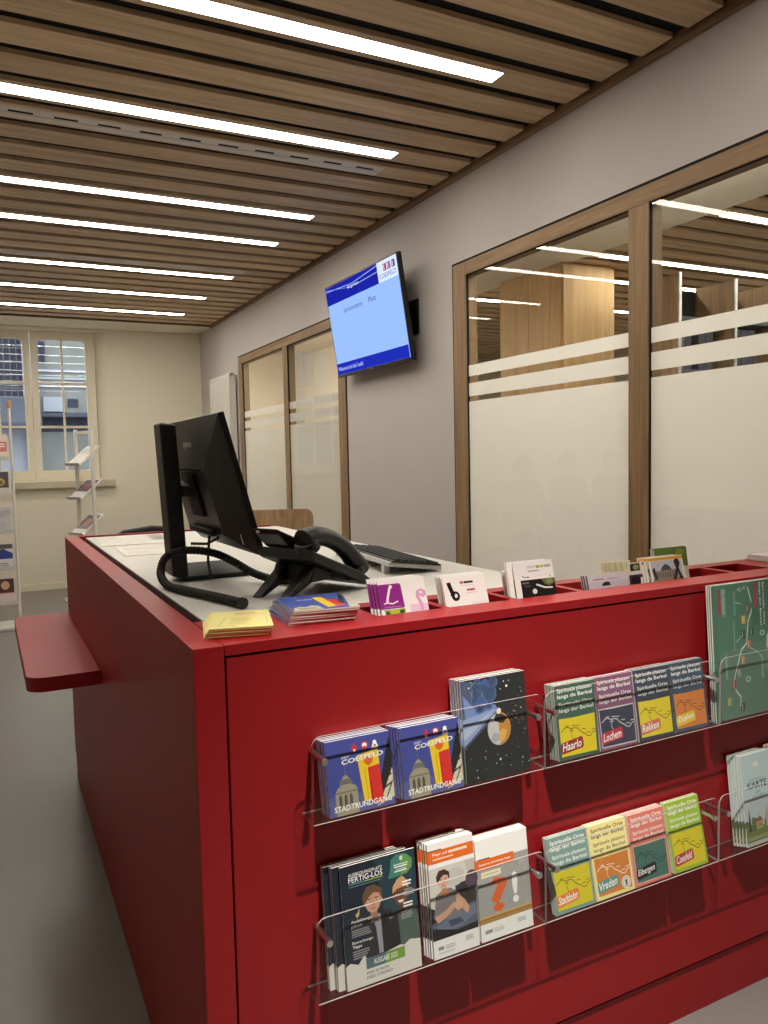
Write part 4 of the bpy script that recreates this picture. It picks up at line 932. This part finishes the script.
def tray_sheet(i, y0, col, art):
    zc = tr[i]; an = math.radians(38)
    key = 'tray%d%d' % (i, int(y0*100))
    rz = .47
    # booklet lying in the tray: up the slope = local z, across = along the posts
    a3 = Vector((math.cos(an), 0, math.sin(an))); nrm = Vector((-math.sin(an), 0, math.cos(an))); ac = Vector((0, -1, 0))
    org = a3*(-.143) + nrm*.0135 + Vector((0, y0, 0)) + Vector((0, 0, zc))
    Rm = Matrix(((ac.x, -nrm.x, a3.x), (ac.y, -nrm.y, a3.y), (ac.z, -nrm.z, a3.z)))
    T = Matrix.Translation((.862, 8.02, 0)) @ Matrix.Rotation(rz, 4, 'Z') @ Matrix.Translation(org) @ Rm.to_4x4()
    lab = ['white brochure in the top tray of the zigzag stand', 'dark red brochure in the second tray of the zigzag stand', 'photo brochure in the third tray of the zigzag stand'][i]
    o = put_booklet(key, 'brochure', lab, 'brochure', None, (0, 0, 0), (0, 0, 0), .20, .26, .006, col, art)
    o.matrix_world = T
tray_sheet(0, .10, (236, 232, 224), lambda a: a.rect(.1,.6,.9,.9,(216,210,200)))
tray_sheet(1, .10, (86, 34, 40), lambda a: (a.rect(0,.0,1,.35,(214,206,196)), a.rect(.15,.5,.8,.8,(150,60,64))))
tray_sheet(2, .10, (140, 108, 96), lambda a: (a.rect(0,0,1,.25,(220,214,204)), a.ell(.5,.6,.25,.2,(196,150,130)), a.rect(.1,.85,.9,.95,(90,60,60))))

s1 = thing('brochure_stand', 'tall pale brochure stand with stacked shelves at the left picture edge', 'brochure stand', (.02, 7.02, 0))
for x in (-.165, .185): MB().tube([(x, 0, .03), (x, .06, 1.78)], .011, 12).build('post', M['ventm'], s1, smooth=False)
for x in (-.165, .185): MB().tube([(x, .060, 1.78), (x, .062, 1.84)], [.016, .013], 12).build('end_knob', M['orange'], s1, bevel=.004)
MB().box(-.19, .21, -.16, .16, .0, .03).build('base', M['white'], s1, bevel=.006)
sh = []
for i, z in enumerate((1.36, 1.06, .77, .475, .195)):
    yb_ = .060*(z/1.8)
    t_ = MB().hexa([(-.150, yb_-.060, z), (.170, yb_-.060, z), (.170, yb_-.012, z), (-.150, yb_-.012, z), (-.150, yb_-.060, z+.006), (.170, yb_-.060, z+.006), (.170, yb_-.012, z+.006), (-.150, yb_-.012, z+.006)])
    t_.box(-.150, .170, yb_-.066, yb_-.060, z, z+.035)
    t_.hexa([(-.150, yb_-.014, z), (.170, yb_-.014, z), (.170, yb_-.008, z), (-.150, yb_-.008, z), (-.150, yb_+.016, z+.20), (.170, yb_+.016, z+.20), (.170, yb_+.022, z+.20), (-.150, yb_+.022, z+.20)])
    t_.build('shelf', M['white'], s1, bevel=.001)
    sh.append((z, yb_))
arts = [((228,206,196), lambda a: (a.rect(0,.3,1,.7,(214,120,110)), a.bars(.1,.35,.9,.62,3,(240,232,224),2)), 'pink and white leaflet on the top shelf of the left stand'),
        ((206,202,196), lambda a: (a.rect(.0,.35,1,.98,(72,66,54)), a.ell(.45,.58,.35,.16,(190,160,90)), a.ell(.45,.56,.25,.10,(120,100,60))), 'leaflet with a golden oval on the second shelf of the left stand'),
        ((206,202,204), lambda a: (a.poly([(0,.5),(1,.7),(1,.9),(0,.8)],(186,184,188)), a.bars(.1,.1,.8,.4,3,(190,188,190),2)), 'pale grey leaflet on the middle shelf of the left stand'),
        ((226,224,222), lambda a: (a.poly([(0,.40),(1,.40),(1,.62),(.5,.80),(0,.74)],(48,66,150)), a.rect(0,.80,1,.98,(96,90,84)), a.bars(.2,.1,.9,.25,2,(150,150,160),3)), 'leaflet with a blue band on the fourth shelf of the left stand'),
        ((222,206,204), lambda a: (a.rect(.1,.45,.98,.98,(84,54,50)), a.ell(.5,.72,.24,.17,(222,176,150)), a.rect(.1,.42,.98,.47,(150,50,50))), 'leaflet with a face photo on the lowest shelf of the left stand')]
for i, (bg, fn, lab) in enumerate(arts):
    z, yb_ = sh[i]
    for j, x in enumerate((.020, -.115)):
        put_booklet('s1_%d' % i, 'leaflet', lab if j == 0 else lab.replace('leaflet', 'second leaflet', 1), 'leaflet', None, (.02+x, 7.02+yb_-.046, z+.0082), (-.145, 0, 0), .132, .205, .010, bg, fn)

# ------------------------------------------------------------------ office furniture seen through the glass
wd = thing('wardrobe', 'tall pale oak cupboard reaching the ceiling behind the large glazing', 'cupboard', (3.91, 4.69, 0))
MB().box(0, .50, 0, .765, 0, 2.74).build('carcass', M['oakpale'], wd, bevel=.002)
for y in (.002, .385): MB().box(-.019, -.001, y, y+.378, .02, 2.72).build('door', M['oakpale'], wd, bevel=.0015)
for y in (.340, .415): MB().tube([(-.045, y, 1.0), (-.045, y, 1.2)], .005, 8).build('handle', M['steel'], wd)
MB().box(.002, .498, -.018, -.001, .02, 2.72).build('end_panel', M['oakpale'], wd, bevel=.0015)
bc = thing('shelf_unit', 'tall office shelf unit with oak dividers behind the right pane of the large glazing', 'shelf', (0, 3.90, 0))
dx = (4.25, 4.80, 5.22, 5.74, 6.25)
for x in dx:
    dv = MB().box(x, x+.022, 0, .34, 0, 2.52).build('divider', M['oakv'], bc, bevel=.001)
    MB().box(x-.001, x+.023, -.012, -.0005, 0, 2.525).build('front_edge', M['alu'], dv)
MB().box(4.25, 6.272, .3405, .352, 0, 2.50).build('back_panel', M['blackm'], bc)
for i in range(7):
    for x0, x1 in zip(dx, dx[1:]): MB().box(x0+.0225, x1-.0005, .02, .34, .06+i*.36, .08+i*.36).build('shelf_board', M['rooff'], bc)
rn = random.Random(12)
for x0, x1 in zip(dx, dx[1:]):
    for i in range(3, 6):
        x = x0 + .05
        while x < x1 - .12:
            wdt = rn.uniform(.06, .09)
            if rn.random() < .75:
                fo = MB().box(x, x+wdt-.004, 3.94, 4.20, .0805+i*.36, .0805+i*.36+.30).build('ring_binder', M['cloth1'] if rn.random() < .6 else M['rooff'], None, bevel=.002)
                tag(fo, 'dark ring binder on the office shelf behind the frosted glass', 'binder', 'ring binders on the office shelf')
            x += wdt

# ------------------------------------------------------------------ outside the window
struct('street', MB().box(-14, 14, 9.5, 34, F-.35, F-.25), M['street'])
hs_ = thing('church', 'pale stone church front with a dark leaded window, across the street', 'building', (0, 22, -.25))
zz = H + .25
MB().box(-6, .30, 0, 1, 0, 11).box(.30, 1.0, .0, 1, 0, zz+1.72).box(.30, 1.0, 0, 1, zz+3.6, 11).box(1.0, 1.30, -.12, 1, 0, 11).build('wall', M['wht'], hs_)
MB().box(.30, 1.0, .30, .36, zz+1.72, zz+3.6).build('leaded_window', M['dark'], hs_)
g = MB()
for i in range(5): g.box(.30, 1.0, .26, .30, zz+1.95+i*.34, zz+1.97+i*.34)
for i in range(4): g.box(.42+i*.15, .435+i*.15, .262, .298, zz+1.72, zz+3.6)
g.build('tracery', M['stone'], hs_)
MB().hexa([(-6, -1.6, zz+.9), (1.30, -1.6, zz+.9), (1.30, -.13, zz+.9), (-6, -.13, zz+.9), (-6, -1.6, zz+1.0), (1.30, -1.6, zz+1.0), (1.30, -.13, zz+1.7), (-6, -.13, zz+1.7)]).build('lean_to_roof', M['rooff'], hs_)
h2 = thing('stone_house', 'grey stone house with pale bands and white panel, across the street', 'building', (1.35, 22.5, -.25))
MB().box(0, 7, 0, 1, 0, 10).build('wall', M['stone'], h2)
for z in (2.02, 2.22, 2.42): MB().box(0, 7, -.06, -.001, zz+z, zz+z+.06).build('cornice', M['wht'], h2)
MB().box(.12, .62, -.10, -.002, zz+1.38, zz+1.76).build('white_panel', M['wht'], h2)
MB().box(.72, .98, -.03, -.002, zz+1.50, zz+1.72).box(.08, .22, -.03, -.002, zz+2.66, zz+3.2).build('window', M['dark'], h2)
MB().hexa([(0, -.5, zz+1.22), (7, -.5, zz+1.22), (7, -.002, zz+1.22), (0, -.002, zz+1.22), (0, -.5, zz+1.27), (7, -.5, zz+1.27), (7, -.002, zz+1.36), (0, -.002, zz+1.36)]).build('canopy_roof', M['rooff'], h2)
MB().box(0, 7, -.02, -.001, zz+.85, zz+1.21).build('shop_window', M['dark'], h2)

# ------------------------------------------------------------------ people waiting on the bench left of the picture (they show as reflections in the glazing)
bn = thing('bench', 'oak waiting bench beside the brochure stand', 'bench', (-.74, 6.42, 0))
MB().box(-1.05, .66, -.20, .20, .345, .375).build('seat', M['oakh'], bn, bevel=.003)
for x in (-.85, .50): MB().box(x-.02, x+.02, -.17, .17, 0, .345).build('leg', M['steel'], bn, bevel=.002)
def person(label, x, y, rz, hgt, top, trousers, hairc):
    p = thing('person', label, 'person', (x, y, 0), rz, 'people waiting on the bench')
    k = hgt
    J = dict(pel=(0, 0, .54), sp=(0, .02, .72*k), ch=(0, .0, .92*k), nk=(0, -.02, 1.08*k), hd0=(0, -.03, 1.14*k), hd=(0, -.045, 1.22*k), tp=(0, -.03, 1.30*k))
    for s_, n in ((-1, 'l'), (1, 'r')):
        J.update({'h'+n: (s_*.10, -.02, .53), 'k'+n: (s_*.13, -.44, .50), 'a'+n: (s_*.13, -.42, .10), 't'+n: (s_*.15, -.58, .045),
                  's'+n: (s_*.18, .0, 1.02*k), 'e'+n: (s_*.24, -.08, .76*k), 'w'+n: (s_*.10, -.30, .66)})
    Rr = dict(pel=.15, sp=.14, ch=.15, nk=.055, hd0=.062, hd=.092, tp=.06)
    for n in 'lr': Rr.update({'h'+n: .10, 'k'+n: .068, 'a'+n: .042, 't'+n: .038, 's'+n: .068, 'e'+n: .043, 'w'+n: .030})
    E = [('pel','sp'),('sp','ch'),('ch','nk'),('nk','hd0'),('hd0','hd'),('hd','tp')]
    for n in 'lr': E += [('pel','h'+n),('h'+n,'k'+n),('k'+n,'a'+n),('a'+n,'t'+n),('ch','s'+n),('s'+n,'e'+n),('e'+n,'w'+n)]
    keys = list(J)
    fing = []
    for s_, n in ((-1, 'l'), (1, 'r')):
        w_ = Vector(J['w'+n]); kn = 'p'+n; keys.append(kn); J[kn] = tuple(w_ + Vector((-s_*.02, -.07, -.02))); Rr[kn] = .030; E.append(('w'+n, kn))
        for f_ in range(4):
            a_ = kn + 'f%d' % f_; b_ = kn + 'g%d' % f_
            J[a_] = tuple(Vector(J[kn]) + Vector((s_*(.027-.018*f_), -.045, -.012))); J[b_] = tuple(Vector(J[a_]) + Vector((0, -.024+.003*abs(f_-1), -.024)))
            Rr[a_] = .009; Rr[b_] = .008; keys += [a_, b_]; E += [(kn, a_), (a_, b_)]
        a_ = kn + 'th'; J[a_] = tuple(w_ + Vector((-s_*.055, -.06, -.005))); Rr[a_] = .010; keys.append(a_); E.append((kn, a_))
    me = bpy.data.meshes.new('body'); me.from_pydata([J[q_] for q_ in keys], [(keys.index(a_), keys.index(b_)) for a_, b_ in E], [])
    for m_ in (M['skin'], top, trousers): me.materials.append(m_)
    o = bpy.data.objects.new('body', me); C.objects.link(o); o.parent = p
    o.modifiers.new('skin', 'SKIN'); sd = o.modifiers.new('sub', 'SUBSURF'); sd.levels = sd.render_levels = 2
    for q_, v_ in zip(keys, me.skin_vertices[0].data):
        v_.radius = (Rr[q_],) * 2; v_.use_root = q_ == 'pel'
    dg = bpy.context.evaluated_depsgraph_get(); dg.update()
    m2 = bpy.data.meshes.new_from_object(o.evaluated_get(dg)); o.modifiers.clear(); o.data = m2
    for po in m2.polygons:
        c_ = po.center; po.use_smooth = True
        hand = c_.y < -.29 and c_.z > .56 and abs(c_.x) < .17
        po.material_index = 0 if (c_.z > 1.075*k or hand) else (1 if c_.z > .60 or (c_.y > .05) else 2)
    # hair cap, nose and shoes
    hm = MB(); n_ = 14
    for i in range(7):
        t_ = PI*.58*i/6
        for j in range(n_):
            w_ = 2*PI*j/n_
            hm.v.append((.098*math.sin(t_)*math.cos(w_), -.02+.112*math.sin(t_)*math.sin(w_)+.012*i/6, 1.215*k+.112*math.cos(t_)))
    for i in range(6):
        for j in range(n_):
            if i >= 4 and 8 <= j <= 12: continue
            hm.face((i*n_+j, (i+1)*n_+j, (i+1)*n_+(j+1) % n_, i*n_+(j+1) % n_))
    hm.build('hair', hairc, p, smooth=True)
    fm = MB().prism([(-.118, 1.20*k-.03), (-.150, 1.20*k-.028), (-.128, 1.20*k+.022)], 'x', -.011, .011); fm.build('nose', M['skin'], p, bevel=.004)
    for s_ in (-1, 1):
        MB().tube([(s_*.036, -.128, 1.222*k), (s_*.036, -.134, 1.222*k)], .010, 10).build('eye', M['blackg'], p)
        MB().tube([(s_*.13, -.38, .035), (s_*.145, -.52, .038), (s_*.15, -.64, .03)], [.040, .046, .034], 12).build('shoe', M['blackm'], p, smooth=True)
    MB().tube([(-.025, -.128, 1.165*k), (.025, -.128, 1.165*k)], .006, 8).build('mouth', M['skin'], p)
person('seated person in dark jacket at the end of the bench beside the stand', -.30, 6.38, -.06, .985, M['cloth1'], M['cloth2'], M['blackm'])
person('seated person in grey jumper in the middle of the bench', -.88, 6.38, -.1, 1.0, M['cloth2'], M['cloth1'], M['blackm'])
person('seated person in dark jacket at the far left end of the bench', -1.47, 6.38, .05, 1.02, M['cloth1'], M['cloth1'], M['blackm'])

# ------------------------------------------------------------------ daylight and exposure
w = bpy.data.worlds.new('world'); bpy.context.scene.world = w; w.use_nodes = True
bg = w.node_tree.nodes['Background']; bg.inputs[0].default_value = (.86, .92, 1.0, 1); bg.inputs[1].default_value = 2.2
sc = bpy.context.scene
sc.view_settings.view_transform = 'Standard'; sc.view_settings.look = 'None'; sc.view_settings.gamma = 1.0
sc.view_settings.exposure = 0.1; sc.view_settings.use_curve_mapping = False
sc.cycles.max_bounces = 10; sc.cycles.transparent_max_bounces = 24; sc.cycles.caustics_reflective = False; sc.cycles.caustics_refractive = False
sc.cycles.sample_clamp_indirect = 8
